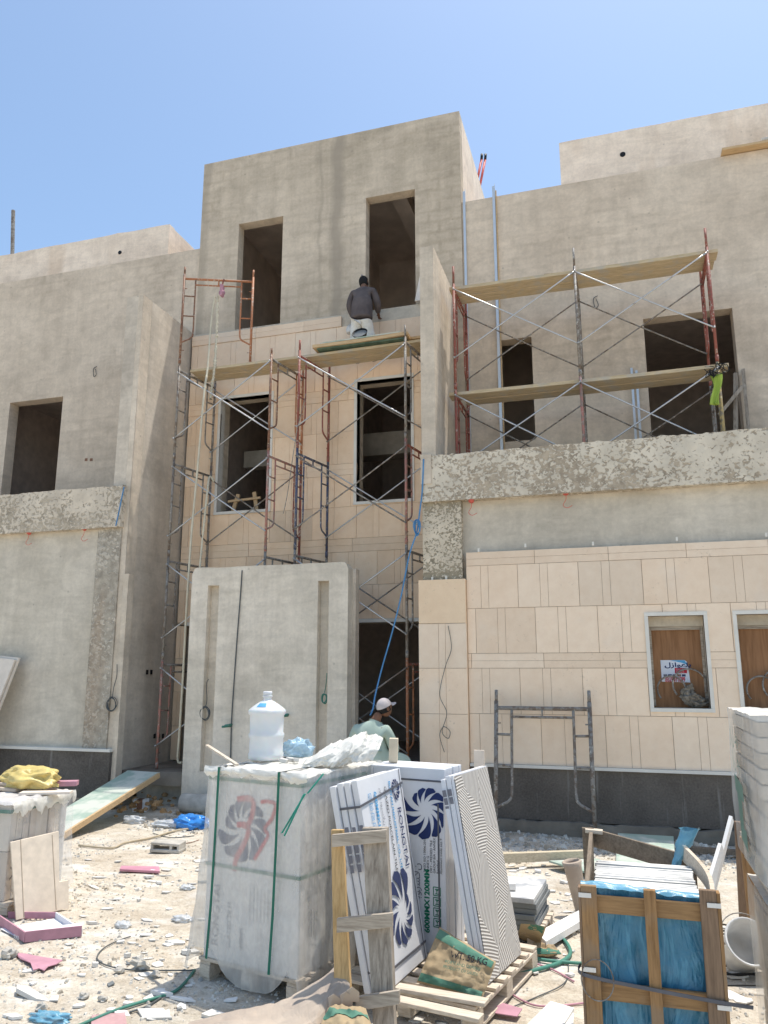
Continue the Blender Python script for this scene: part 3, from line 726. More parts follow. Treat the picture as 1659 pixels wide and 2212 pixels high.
# terrace scaffold
s3 = thing('scaffolding', (-.3, 11.4, 4.5), 'two-level red and grey scaffold standing on the right balcony behind its splattered beam', 'scaffolding')
TL = [4.5, 6.20, 7.95]
tm = [[[m['redsc']]*3, [m['redsc']]*3], [[m['pink'], m['greysc'], m['greysc']], [m['greysc'], m['greysc'], m['greysc']]], [[m['yellow'], m['greysc'], m['greysc']], [m['redsc'], m['redsc'], m['redsc']]]]
for j, X in enumerate((-2.18, -.335, 1.51)):
    for i in range(2):
        scaff_frame(s3, (X, 10.93), (X+.01, 11.90), TL[i], TL[i+1]-TL[i], tm[j][i], pin=.3 if i == 1 else .1)
for i in range(2):
    for (xa, xb) in ((-2.18, -.335), (-.335, 1.51)):
        for y, mt in ((10.90, m['steel']), (11.87, m['greysc'])):
            brace(s3, (xa, y, TL[i+1]-.10), (xb, y, TL[i+1]-1.25), mt); brace(s3, (xa, y-.015, TL[i+1]-1.25), (xb, y-.015, TL[i+1]-.10), mt)

def plank(a, b, w, t, mt, label, name='plank', sag=.01, group=None):
    """board with slight warp, edges at a/b are the front-lower corners"""
    a, b = V(a), V(b); mb = MB(); n = 10; L = []
    for i in range(n+1):
        u = i/n; q = a.lerp(b, u)+V((0, 0, -sag*math.sin(PI*u)+.004*noise.noise(V((u*4, a.x, 1)))))
        L.append(q)
    for i in range(n):
        p, q = L[i], L[i+1]
        A = [p, p+V((0, w, 0)), p+V((0, w, t)), p+V((0, 0, t))]; B = [q, q+V((0, w, 0)), q+V((0, w, t)), q+V((0, 0, t))]
        vs = A+B; fs = [(0, 1, 5, 4), (1, 2, 6, 5), (2, 3, 7, 6), (3, 0, 4, 7)]
        if i == 0: fs.append((3, 2, 1, 0))
        if i == n-1: fs.append((4, 5, 6, 7))
        mb.add(vs, fs)
    return single(mb, name, mt, label, 'plank', group)
gp_ = 'scaffold walking planks'
plank((-6.98, 11.22, 7.16), (-2.7, 11.22, 7.19), .24, .045, m['plank'], 'long pale wooden plank across both recess scaffold bays, edge nearest the street', group=gp_)
plank((-7.05, 11.48, 7.155), (-2.72, 11.48, 7.185), .24, .045, m['plank'], 'long pale wooden plank across both recess scaffold bays, nearest the limestone', group=gp_)
plank((-4.62, 11.10, 7.262), (-2.98, 11.10, 7.285), .46, .055, [m['planknew']], 'thick new wooden board lying under the standing worker', group=gp_)
s = MB(); s.bx(-4.55, -3.02, 11.13, 11.54, 7.236, 7.262); single(s, 'plywood_board', m['darkgreen'], 'dark green plywood board fixed below the new board under the worker', 'board')
s = MB(); s.bar((-4.5, 11.35, 7.345), (-3.12, 11.35, 7.37), .42, .022); single(s, 'plywood_board', m['greenply'], 'thin grey-green board on top of the stack under the worker', 'board')
plank((-3.25, 11.3, 7.30), (-2.68, 11.3, 7.30), .2, .04, m['planknew'], 'short board end sticking past the right recess scaffold post', group=gp_)
plank((-2.26, 10.98, 7.88), (1.66, 10.98, 7.88), .25, .05, m['plank'], 'upper balcony scaffold plank with bright edge nearest the street', group=gp_)
plank((-2.22, 11.25, 7.88), (1.64, 11.25, 7.88), .25, .05, m['plank'], 'upper balcony scaffold plank, the one nearer the wall', group=gp_)
plank((-2.30, 10.98, 6.13), (1.66, 10.98, 6.14), .25, .05, m['plank'], 'lower balcony scaffold plank nearest the street', group=gp_)
plank((-2.10, 11.25, 6.13), (1.60, 11.25, 6.14), .25, .05, m['plank'], 'lower balcony scaffold plank, the one nearer the wall', group=gp_)
s = MB(); s.bar((-1.35, 11.1, 7.945), (-1.05, 11.12, 7.955), .06, .03); single(s, 'spirit_level', m['greysc'], 'grey tool lying on the upper balcony plank', 'tool')
s = MB(); s.bar((-.80, 11.1, 7.95), (-.68, 11.12, 7.955), .07, .05); single(s, 'brick', m['rust'], 'small reddish brick piece on the upper balcony plank', 'brick')

# loose frame leaning on the right limestone wall
lf = thing('scaffold_frame', (-1.0, 10.2, 0), 'single grey rusty scaffold frame leaning on the right limestone wall', 'scaffold frame')
def yl(z): return 9.95+z*.22
f = scaff_frame(lf, (-1.60, 9.95), (-.425, 9.95), .0, 1.66, [m['greysc'], m['greysc'], m['greysc']], r=.027, pin=.14, lean=(0, .22))

# vertical galvanised channels and leaning profiles on the balcony
for X, lab, w_ in ((-2.225, 'galvanised steel channel standing in the corner between tower and right wall', .04), (-1.70, 'galvanised steel channel standing free against the right upper wall', .045)):
    s = MB(); z0, z1 = 4.5, 10.38; t = .004
    s.bx(X, X+w_, YW-.05, YW-.05+t, z0, z1); s.bx(X, X+t, YW-.046, YW-.004, z0, z1-.1); s.bx(X+w_-t, X+w_, YW-.046, YW-.004, z0, z1+.05)
    single(s, 'steel_channel', m['galv'], lab, 'steel profile', 'galvanised channels on the right upper wall')
s = MB(); s.bx(-1.65, -1.63, YW-.03, YW-.003, 4.5, 10.3); single(s, 'wood_batten', m['planknew'], 'thin wooden batten beside the free-standing steel channel', 'batten')
for i, (dx, lab) in enumerate(((0, 'left one of two thin steel profiles leaning beside the wide upper window'), (.07, 'right one of two thin steel profiles leaning beside the wide upper window'))):
    s = MB(); s.bar((.40+dx, 11.95, 4.5), (.42+dx, 12.16, 6.72-.05*i), .035, .03); single(s, 'steel_profile', m['galv'], lab, 'steel profile')
lad = thing('ladder', (1.85, 11.9, 4.5), 'grey wooden ladder leaning in the corner of the wide upper window', 'ladder')
for a, b in (((1.72, 11.85, 4.5), (1.92, 12.15, 6.45)), ((1.95, 11.8, 4.5), (2.03, 12.15, 6.5))):
    s = MB(); s.bar(a, b, .045, .06); s.build('rail', m['oldz'], lad)
s = MB(); s.bar((1.6, 11.95, 5.75), (1.98, 12.05, 6.2), .04, .05); s.build('brace', m['oldz'], lad)
# hi-vis vest hanging from the terrace scaffold
s = MB(); random.seed(5)
def vest(u, v):
    x = 1.41+.15*u*(1-.35*v)+.02*math.sin(v*5); z = 6.0-.44*v
    return V((x-.02+.02*math.sin(u*9+v*4), 10.86+.03*math.sin(u*13+v*3), z))
s.grid(vest, 10, 12); single(s, 'safety_vest', m['hivis'], 'yellow-green safety vest hanging from the right end of the balcony scaffold', 'vest', smooth=True, solid=.006)
s = MB()
for i in range(14):
    c = V((1.47+random.uniform(-.09, .12), 10.85+random.uniform(-.03, .03), 6.03+random.uniform(-.07, .08)))
    s.tube(path([c+V((random.uniform(-.07, .07), 0, random.uniform(-.07, .07))) for _ in range(4)], 4), .006, 5)
single(s, 'wire_bundle', m['black'], 'dark tangled wire bundle tied above the safety vest', 'wire')

# roof details
p = PY(22, 450, 13.4); q = PY(22, 560, 13.4)
s = MB(); s.tube([(q.x, 13.5, q.z-.3), (p.x, 13.5, p.z)], .045, 10); single(s, 'steel_pipe', m['greysc'], 'dark grey pipe standing upright on the left roof', 'pipe')
for i, (px, lab) in enumerate(((1040, 'left red conduit stub rising behind the tower'), (1048, 'right red conduit stub rising behind the tower'))):
    a = PY(px-8, 385, 15.5); b = PY(px, 345, 15.5); c = PY(px+1, 333, 15.5)
    s = MB(); s.tube([a-(b-a)*1.0, b], .028, 8); s.cur = 1; s.tube([b, c], .03, 8)
    single(s, 'conduit', [m['conduitred'], m['black']], lab, 'conduit', 'red conduits on the roof', smooth=True)
s = MB(); s.bar((2.03, 12.30, 10.235), (4.2, 12.30, 10.235), .5, .04); single(s, 'plank', m['planknew'], 'yellowish board lying on top of the right upper wall', 'plank')
for i in range(3):
    s = MB(); s.tube([(2.62+.1*i, 12.08+.14*i, 10.29), (4.6, 12.10+.14*i, 10.29)], .03, 10)
    single(s, 'pvc_pipe', m['pvc'], ('cream plastic pipe on the roof board, nearest the street', 'cream plastic pipe in the middle of three on the roof board', 'cream plastic pipe on the roof board, farthest from the street')[i], 'pipe', 'cream pipes on the roof board', smooth=True)
# white slab leaning near the fin
s = MB(); s.hexa([V((-3.08, 11.98, 8.31)), V((-2.72, 11.98, 8.31)), V((-2.72, 12.14, 9.0)), V((-3.0, 12.14, 9.0))], [V((-3.08, 12.0, 8.31)), V((-2.72, 12.0, 8.31)), V((-2.72, 12.16, 9.0)), V((-3.0, 12.16, 9.0))])
single(s, 'stone_slab', m['coping'], 'pale stone slab leaning at the right end of the ledge beside the fin wall', 'slab')
# trestle in the left recess window
tr = thing('wooden_trestle', (-6.3, 12.3, 4.8), 'small wooden trestle of boards standing in the left recess window', 'trestle')
for a, b, w_ in (((-6.62, 12.30, 4.80), (-6.52, 12.32, 5.16), .07), ((-6.12, 12.30, 4.80), (-6.20, 12.32, 5.18), .07), ((-6.70, 12.28, 5.03), (-6.05, 12.28, 5.06), .04)):
    s = MB(); s.bar(a, b, w_, .04, (0, 1, 0)); s.build('leg' if w_ > .05 else 'rail', m['planknew'], tr)

# ================================================================= ROPES AND CABLES
def rope(pts, r, mt, name, label, cat, n=8, fuzz=0, group=None):
    P = path(pts, n)
    if fuzz:
        Q = []
        for i in range(len(P)-1):
            for k in range(4): Q.append(P[i].lerp(P[i+1], k/4)+V((random.uniform(-1, 1), random.uniform(-1, 1), 0))*fuzz*.3)
        P = Q+[P[-1]]; rr_ = [r+random.uniform(-.3, 1)*fuzz for _ in P]
    else: rr_ = r
    s = MB(); s.tube(P, rr_, 8); return single(s, name, mt, label, cat, group, smooth=True)
pu = thing('rope_pulley', (-6.42, 11.2, 8.55), 'dark pink pulley hanging from the raised scaffold frame', 'pulley')
s = MB(); s.lathe((-6.43, 11.235, 8.60), [(.0, -.02), (.055, -.018), (.038, -.006), (.038, .006), (.055, .018), (0, .02)], 18, Matrix.Rotation(PI/2, 3, 'X')); s.build('wheel', m['magenta'], pu, smooth=True)
s = MB(); s.box((-6.43, 11.235, 8.64), (.045, .10, .22)); s.build('casing', m['magenta'], pu, bevel=.008)
s = MB(); s.tube(path([(-6.43, 11.235, 8.72), (-6.42, 11.235, 8.80), (-6.40, 11.235, 8.86)], 4), .014); s.build('hook', m['redsc'], pu, smooth=True)
Pr = [PY(464, 640, 11.23), PY(456, 700, 11.2), PY(449, 790, 11.1), PY(440, 860, 10.9), PY(428, 1000, 10.85), PY(414, 1150, 10.85), PY(404, 1300, 10.82), PY(396, 1450, 10.8), PY(388, 1580, 10.8), PY(384, 1640, 10.85), PY(392, 1648, 10.85)]
rope(Pr, .017, m['rope'], 'hoist_rope', 'long thick white rope hanging from the pulley down to the porch', 'rope', fuzz=.004)
rope([PY(470, 640, 11.24), PY(468, 720, 11.24), PY(464, 790, 11.2), PY(458, 835, 11.15), PY(455, 862, 11.12)], .016, m['rope'], 'hoist_rope', 'short fuzzy end of the white rope knotted below the pulley', 'rope', fuzz=.016)
rope([PY(462, 1040, 11.15), PY(453, 1030, 11.1), PY(448, 1060, 10.95), PY(443, 1110, 10.9), PY(436, 1180, 10.88), PY(432, 1226, 10.86), PY(431, 1290, 10.84)], .014, m['rope'], 'hoist_rope', 'white rope draped over the scaffold bar just behind the entrance wall', 'rope', fuzz=.008)
rope([PY(915, 992, 10.38), PY(912, 1060, 10.38), PY(906, 1110, 10.36), PY(900, 1150, 10.34), PY(884, 1200, 10.32), PY(866, 1290, 10.3), PY(846, 1370, 10.28), PY(826, 1440, 10.2), PY(811, 1500, 10.0), PY(806, 1530, 9.8), PY(800, 1545, 9.7)], .011, m['ropeblue'], 'blue_rope', 'long light blue rope hanging in front of the dark entrance', 'rope')
c0 = PY(901, 1143, 10.33)
s = MB()
for i in range(5):
    a = random.uniform(0, 6); s.tube([c0+V((.05*math.cos(t)*(.6+.1*i), .02*math.sin(t*2+a), .10*math.sin(t)+.01*i)) for t in [2*PI*k/20 for k in range(21)]], .007, 6)
single(s, 'rope_coil', m['ropeblue'], 'small knotted coil of blue rope on the column edge', 'rope', smooth=True)
rope([PY(268, 1052, 10.36), PY(262, 1080, 10.36), PY(256, 1110, 10.36), PY(250, 1136, 10.36)], .010, m['ropeblue'], 'blue_rope', 'short blue rope on the left splattered beam', 'rope')
rope([PY(523, 1232, 10.59), PY(519, 1290, 10.585), PY(512, 1380, 10.585), PY(505, 1480, 10.585), PY(500, 1560, 10.585), PY(498, 1640, 10.585)], .009, m['cable'], 'cable', 'dark cable hanging down the middle of the entrance wall', 'cable')
rope([PY(661, 850, 10.95), PY(640, 940, 10.95), PY(622, 1060, 10.95), PY(612, 1110, 10.95)], .006, m['greysc'], 'thin_rope', 'thin grey line hanging inside the left scaffold bay', 'rope')
def coil(c, r, n, mt, label, tail=None, sx=.8, axis='Y', th=.006):
    s = MB(); c = V(c)
    for i in range(n):
        rr = r*random.uniform(.85, 1.05); ph = random.uniform(0, 6); o = V((random.uniform(-.01, .01), random.uniform(-.02, 0), random.uniform(-.01, .01)))
        s.tube([c+o+V((rr*sx*math.cos(t), .01*math.sin(t*2+ph), rr*math.sin(t))) for t in [2*PI*k/24 for k in range(25)]], th, 6)
    if tail: s.tube(path([V(p) for p in tail], 6), th, 6)
    return single(s, 'cable_coil', mt, label, 'cable coil', smooth=True)
c = PY(242, 1521, 10.44); coil(c, .10, 4, m['cable'], 'grey cable coil hanging on the left pier beside the column', [c+V((0, 0, .09)), c+V((.01, 0, .25)), c+V((.05, .0, .42)), c+V((.04, 0, .60))])
c = PY(443, 1541, 10.62); coil(c, .09, 4, m['cable'], 'grey cable coil hanging in the left slot of the entrance wall', [c+V((.0, 0, .08)), c+V((.02, 0, .2)), c+V((.0, 0, .42)), c+V((.03, 0, .5))])
c = PY(701, 1509, 10.63); coil(c, .07, 4, m['cablegreen'], 'green cable coil hanging in the right slot of the entrance wall', [c+V((.0, 0, .08)), c+V((.02, 0, .2)), c+V((.03, 0, .32)), c+V((.03, 0, .36))], sx=.6)
for i, (px, py, ln) in enumerate(((500, 1568, .22), (622, 1546, .12))):
    c = PY(px, py, 10.60)
    s = MB()
    for dz in (0, .045): s.tube([c+V((0, .02, dz*.4)), c+V((-.03+dz, -ln, dz*.4))], .016, 8)
    single(s, 'conduit_stub', m['cablegreen'], ('green conduit stubs poking out of the entrance wall, left pair', 'green conduit stub poking out of the entrance wall behind the bottle')[i], 'conduit', smooth=True)
# loose wires on the limestone pilaster, on walls
Wp = [PY(968, 1352, 10.38), PY(975, 1400, 10.37), PY(962, 1440, 10.37), PY(950, 1500, 10.35), PY(965, 1540, 10.35), PY(955, 1580, 10.35), PY(968, 1595, 10.35), PY(972, 1580, 10.35), PY(958, 1570, 10.35), PY(950, 1590, 10.35), PY(960, 1625, 10.35)]
rope(Wp, .0045, m['cable'], 'loose_wire', 'thin dark wire dangling down the limestone pilaster', 'wire')
for px, py, lab in ((1018, 1083, 'short orange wire stub under the right balcony beam near the column'), (1222, 1066, 'curled orange wires hanging under the middle of the right balcony beam'), (62, 1152, 'thin curled wire hanging under the left balcony beam, leftmost'), (182, 1143, 'thin curled wire hanging under the left balcony beam near the column')):
    c = PY(px, py, 10.44)
    s = MB(); s.tube([c+V((0, .02, .03)), c+V((0, -.005, 0))], .04, 10)
    s.tube(path([c, c+V((.0, 0, -.08)), c+V((-.04, 0, -.16)), c+V((.01, 0, -.20)), c+V((.08, 0, -.17))], 5), .004, 5)
    single(s, 'wire_stub', m['conduitred'], lab, 'wire', 'wire stubs under the balcony beams', smooth=True)
for px, py, lab in ((205, 805, 'small purple wire loop on the left upper wall'), (1288, 655, 'thin wire loop on the right upper wall')):
    c = PY(px, py, YW-.02); s = MB(); s.tube(path([c+V((.03, 0, .13)), c+V((-.04, 0, .08)), c+V((-.02, 0, -.08)), c+V((.03, 0, -.04)), c+V((.0, 0, .08))], 6), .006, 6)
    single(s, 'wire_loop', m['cable'], lab, 'wire', smooth=True)
# switch holes in the left side wall
for i, (px, py) in enumerate(((318, 1452), (327, 1452), (334, 1590), (343, 1590), (352, 1590))):
    c = PX(px, py, -7.512); s = MB(); s.box(c, (.01, .055, .075))
    single(s, 'socket_hole', m['black'], ('dark socket hole in the left side wall, left one of the upper pair', 'dark socket hole in the left side wall, right one of the upper pair', 'dark socket hole low in the left side wall, leftmost of three', 'dark socket hole low in the left side wall, middle of three', 'dark socket hole low in the left side wall, rightmost of three')[i], 'socket', 'socket holes in the left side wall')
for i, o in enumerate((RW1, RW2)):
    cx = (o[0]+o[1])/2
    s = MB()
    for c, r in (((cx-.1, 10.60, o[2]+.22), .17), ((cx+.12, 10.63, o[2]+.28), .2)):
        s.tube([V(c)+V((r*math.cos(t), .02*math.sin(t), r*math.sin(t))) for t in [-.5+4.3*k/20 for k in range(21)]], .012, 8)
    single(s, 'hose_loop', m['greysc'], ('grey hose loops standing in the poster window', 'grey hose loop standing in the rightmost boarded window')[i], 'hose', smooth=True)
s = MB(); random.seed(3)
def bagf(u, v):
    a = u*2*PI; r = .13*math.sin(PI*min(.98, v+.02))**.6
    n = .035*noise.noise(V((math.cos(a)*3, math.sin(a)*3, v*6)))-.06*abs(noise.noise(V((math.cos(a)*4, math.sin(a)*4, v*7))))-.04*abs(noise.noise(V((math.cos(a)*9, math.sin(a)*9, v*14))))
    return V((.84+(r*1.35+n)*math.cos(a), 10.57+(r*.45+n)*math.sin(a), 1.555+.23*v*(1-.35*math.cos(a)+n*3)))
s.grid(bagf, 60, 30); single(s, 'crumpled_cement_bag', simple('dusty_grey_paper', (.30, .26, .21), .9, var=.3, sc=20), 'crumpled brown paper bag on the sill of the poster window', 'bag', smooth=True)

# ================================================================= SIGN / TEXT
def text(txt, size, O, U, W, mt, parent=None, name='printed_text', align='LEFT', bold=0, off=.0015, sx=1.0, **k):
    """flat lettering: O origin, U reading direction, W up direction"""
    cu = bpy.data.curves.new(name, 'FONT'); cu.body = txt; cu.size = size; cu.align_x = align; cu.offset = bold; cu.resolution_u = 3
    ob = bpy.data.objects.new(name, cu); COL.objects.link(ob); bpy.context.view_layer.update()
    me = bpy.data.meshes.new_from_object(ob.evaluated_get(bpy.context.evaluated_depsgraph_get()))
    bpy.data.objects.remove(ob); O, U, W = V(O), V(U).normalized(), V(W).normalized(); N = U.cross(W)
    o3 = wloc(parent) if parent is not None else V((0, 0, 0))
    for v in me.vertices:
        v.co = O+U*(v.co.x*sx)+W*v.co.y+N*off-o3
    me.materials.clear(); me.materials.append(mt); me.name = name
    o = bpy.data.objects.new(name, me); COL.objects.link(o)
    if parent is not None: o.parent = parent
    return o
po = thing('advert_poster', (.55, 10.69, 1.9), 'small white and blue advert poster with red phone numbers on the boarded window', 'poster')
a, b = .475, .815; z0, z1 = 1.86, 2.14; yy = 10.695
s = MB(); s.poly([(a, yy, z0+.01), (b, yy, z0), (b-.015, yy, z1-.03), (b-.05, yy, z1), (a, yy, z1)], (0, .003, 0)); s.build('sheet', simple('poster_paper', (.72, .76, .84), .6, var=.02), po)
U, Wv = V((1, 0, 0)), V((0, 0, 1))
s = MB(); s.poly([(a+.12, yy-.001, z1-.002), (b-.05, yy-.001, z1-.002), (b-.018, yy-.001, z1-.06), (a+.26, yy-.001, z1-.035)], (0, .0008, 0)); s.build('blue_corner', m['cyan'], po)
s = MB(); s.bx(a+.165, b-.03, yy-.0022, yy-.0006, z1-.165, z1-.098); s.build('red_panel', m['redprint'], po)
for i in range(3): text(('\u0644\u0632\u0627\u0648\u0639 \u0629\u0641\u0627\u0643', '\u062d\u0637\u0633\u0627 \u0644\u0632\u0639', '\u0645\u0627\u0645\u062d \u0646\u0627\u0645\u0636')[i], .02, (a+.18, yy-.0025, z1-.118-.02*i), U, Wv, m['white'], po)
text('\ufedd\ufeaf\ufe8d\ufeee\ufecb\ufee0\ufe91', .075, (a+.045, yy-.002, z1-.085), U, Wv, m['navy'], po, bold=.002, sx=1.5)
for i in range(5):
    s = MB(); s.bx(a+.025+.055*i, a+.07+.055*i, yy-.0022, yy-.0006, z1-.205, z1-.178); s.build('product_picture', [m['greyink'], m['navyf'], m['greyink'], m['rust'], m['navyf']][i], po)
text('0510254788', .042, (a+.04, yy-.002, z0+.04), U, Wv, m['redprint'], po, bold=.0012, sx=1.15)
text('0562411877', .042, (a+.04, yy-.002, z0+.008), U, Wv, m['redprint'], po, bold=.0012, sx=1.15)

# ================================================================= FOREGROUND: TILE PALLETS
def pallet(name, O, u, w, L, D, label, h=.14, n=7, mt=None, group='wooden pallets', sw=.09):
    """O corner, u along the deck boards (length L), w across (depth D)"""
    O, u, w = V(O), V(u).normalized(), V(w).normalized(); mt = mt or M['pallet']
    t = thing(name, O+u*L/2+w*D/2, label, 'pallet', group); up = V((0, 0, 1))
    for i in range(n):
        c = O+w*(sw/2+(D-sw)*i/(n-1)); j = random.uniform(-.01, .01); s = MB()
        s.bar(c+u*j+up*(h-.01), c+u*(L+j)+up*(h-.01+random.uniform(-.003, .003)), sw*random.uniform(.88, 1), .02); s.build('deck_board', mt, t, bevel=.003)
    for i in range(3):
        c = O+u*(.05+(L-.1)*i/2); s = MB()
        s.bar(c+up*(h-.032)+w*.01, c+w*(D-.01)+up*(h-.032), .09, .02)
        s.bar(c+up*.012+w*.01, c+w*(D-.01)+up*.012, .09, .02)
        for k in range(3):
            cc = c+w*(.06+(D-.12)*k/2)+up*((h-.02)/2); s.box(cc, (.09, .11, h-.064), Matrix((u, w, up)).transposed())
        s.build('stringer', mt, t, bevel=.003)
    return t
def petals(C, U, W, R, mt, parent, n=11, twist=.55, name='flower_logo', start=2.0, grow=.55, off=.002, clip=None):
    """swirl of teardrop petals growing round the ring"""
    C, U, W = V(C), V(U).normalized(), V(W).normalized(); N = U.cross(W); s = MB()
    for i in range(n):
        a0 = start-2*PI*i/n; q = i/(n-1); Ro = R*(1-grow*(1-q)**1.2); Ri = R*.22; pts = []
        L = 12
        def at(t, side):
            r = Ri+(Ro-Ri)*t; wd = math.sin(min(1, t*1.02)**1.1*PI*.5)*(2*PI/n)*.455*(1.0 if t < .8 else math.sqrt(max(0, 1-((t-.8)/.2)**2)))
            wd = max(.0, wd); a = a0+twist*(1-t)**1.1*1.4+side*wd; return (r*math.cos(a), r*math.sin(a))
        l1 = [at(k/L, 1) for k in range(L+1)]; l2 = [at(k/L, -1) for k in range(L+1)]
        b = len(s.v); vs = []
        for (x, y), (x2, y2) in zip(l1, l2):
            if clip: x = min(max(x, clip[0]), clip[1]); x2 = min(max(x2, clip[0]), clip[1]); y = min(max(y, clip[2]), clip[3]); y2 = min(max(y2, clip[2]), clip[3])
            vs += [C+U*x+W*y+N*off, C+U*x2+W*y2+N*off]
        s.add(vs, [(2*k, 2*k+1, 2*k+3, 2*k+2) for k in range(L)])
    return s.build(name, mt, parent)

# ---- big wrapped pallet of porcelain cartons
up = V((0, 0, 1))
O1 = V((-2.79, 5.03, 0)); u1 = V((.968, -.25, 0)).normalized(); w1 = V((.25, .968, 0)).normalized()
BW, BD, Z0, Z1 = .79, .92, .14, 1.335
pallet('pallet', O1-u1*.02-w1*.02, u1, w1, BW+.04, BD+.04, 'wooden pallet under the tall film-wrapped stack of porcelain cartons')
bx1 = thing('wrapped_tile_stack', O1+u1*BW/2+w1*BD/2+up*Z0, 'tall pallet load of white porcelain cartons in milky film with green straps and red numbers', 'tile stack')
def B1(a, b, z): return O1+u1*a+w1*b+up*z
nc = 14
for i in range(nc):
    d0, d1 = BD*i/nc, BD*(i+1)/nc-.004; s = MB(); j = random.uniform(0, .012)
    s.hexa([B1(0+j, d0, Z0), B1(BW-j, d0, Z0), B1(BW-j, d1, Z0), B1(j, d1, Z0)], [B1(j, d0, Z1-.012-j), B1(BW-j, d0, Z1-.012-j), B1(BW-j, d1, Z1-.012-j), B1(j, d1, Z1-.012-j)])
    s.build('carton', M['cartonw'], bx1, bevel=.004)
f0 = -.001
petals(B1(.315, f0, .98), u1, up, .235, M['navyf'], bx1, start=2.9, grow=.30, twist=.42, off=.004)
text('RONGTAI', .085, B1(.13, -.002, .22), up, -u1, M['greyink'], bx1)
text('GLAZED TILES', .045, B1(.235, -.002, .22), up, -u1, M['greyink'], bx1)
text('600MM', .04, B1(.34, -.002, .24), up, -u1, M['greyink'], bx1)
for i in range(6): text('porcelain tile size colour', .02, B1(.40+.03*i, -.002, .42), up, -u1, M['greyink'], bx1)
# film skirt: top cap, four sides, drooping lower edge
def skirt():
    s = MB(); n = 46; m_ = 34
    P = [(0, 0), (BW, 0), (BW, BD), (0, BD)]; per = []
    for k in range(4):
        a, b = P[k], P[(k+1) % 4]; L = math.dist(a, b); q = max(6, int(L/.014))
        for i in range(q): per.append((a[0]+(b[0]-a[0])*i/q, a[1]+(b[1]-a[1])*i/q, k, i/q))
    cx, cy = BW/2, BD/2; rings = []; m_ = 60
    for j in range(m_+1):
        v = j/m_; ring = []
        for (x, y, k, t) in per:
            ox, oy = x-cx, y-cy; l = math.hypot(ox, oy); nx_, ny_ = ox/l, oy/l
            if k == 0: low = .02+.16*abs(math.sin((t-.04)*PI*1.55))**.8 if t > .34 else .24-.20*(t/.34 if t < .1 else (.34-t)/.24*.6)
            elif k == 1: low = .05+.05*math.sin(t*9)
            else: low = .12
            if k == 0:
                low = .22 if .03 < t < .2 else (.03+.19*abs((t-.56)/.36)**3.2 if .2 <= t < .92 else .16)
                if t <= .03: low = .08
            z = Z1+.012-(Z1+.012-low)*v
            puff = .012+.034*abs(noise.noise(V((x*6, y*6, z*.8+3))))+.018*abs(noise.noise(V((x*15+z*2, y*15, z*1.6+8))))+.008*abs(noise.noise(V((x*34-z*5, y*34, z*4+2))))+.010*noise.noise(V((x*9+y*9, z*2.2, 1)))+.016*noise.noise(V((x*3+y*4, z*1.1, 4)))
            if v > .4: puff += .05*((v-.4)/.6)**1.5*(.6+.6*noise.noise(V((x*5, y*5, 2))))
            if k == 0 and t < .25: puff += .07*(v**1.6)*(1-t/.25)
            if k == 3 and t > .8: puff += .07*(v**1.6)
            if k == 1: puff += .012+.02*abs(noise.noise(V((y*14, z*.9, 7))))
            if k == 0: puff = max(puff, .014)
            zz = z+.006*noise.noise(V((x*20, y*20, z*5)))*(1 if v < .1 else .3)
            ring.append(B1(x+nx_*puff, y+ny_*puff, zz))
        rings.append(ring)
    K = len(per); vs = [p for r in rings for p in r]
    fs = [(j*K+i, j*K+(i+1) % K, (j+1)*K+(i+1) % K, (j+1)*K+i) for j in range(m_) for i in range(K)]
    s.add(vs, fs); return s
skirt().build('plastic_film', M['film'], bx1, smooth=True)
s = MB()
def cap(u, v):
    x = -.015+(BW+.03)*u; y = -.015+(BD+.03)*v
    e = min(u, 1-u, v, 1-v); z = Z1+.012+.012*noise.noise(V((x*9, y*9, 2)))+.010*noise.noise(V((x*22, y*22, 5)))-.02*max(0, 1-e/.03)
    return B1(x, y, z+(.0))
s.grid(cap, 44, 44); s.build('film_cap', M['filmthick'], bx1, smooth=True)
s = MB()   # folded film edge hanging over the front
def fold(u, v):
    x = -.03+(BW+.1)*u; d = (.05+.035*noise.noise(V((u*6, 0, 3)))+.03*abs(noise.noise(V((u*17, 2, 3)))))
    return B1(x, -.03-.012*noise.noise(V((u*14, v*3, 1)))-.01*math.sin(v*PI), Z1+.022-d*v+.006*noise.noise(V((u*30, v*5, 1))))
s.grid(fold, 60, 6); s.build('film_fold', M['filmthick'], bx1, smooth=True)
s = MB()   # bunched film at the right rear corner
def bunch(u, v):
    a = v*2*PI; L = V((-.30, 0, 0)); c = B1(BW-.22+.42*u, .30+.30*u, Z1+.03+.10*math.sin(u*PI*.62))
    r = (.020+.060*math.sin(min(1, u*1.05)*PI*.75))*(1+.40*noise.noise(V((u*5, math.cos(a)*1.6, math.sin(a)*1.6)))+.30*abs(noise.noise(V((u*13, math.cos(a)*4, math.sin(a)*4))))+.22*abs(noise.noise(V((u*29, math.cos(a)*8, math.sin(a)*8)))))
    return c+V((math.cos(a)*r*.5, math.sin(a)*r*1.0, math.sin(a+.8)*r*1.0))+V((.02, -.02, .02))*noise.noise(V((u*8, math.cos(a), 3)))
s.grid(bunch, 80, 60); s.build('bunched_film', M['filmthick'], bx1, smooth=True)
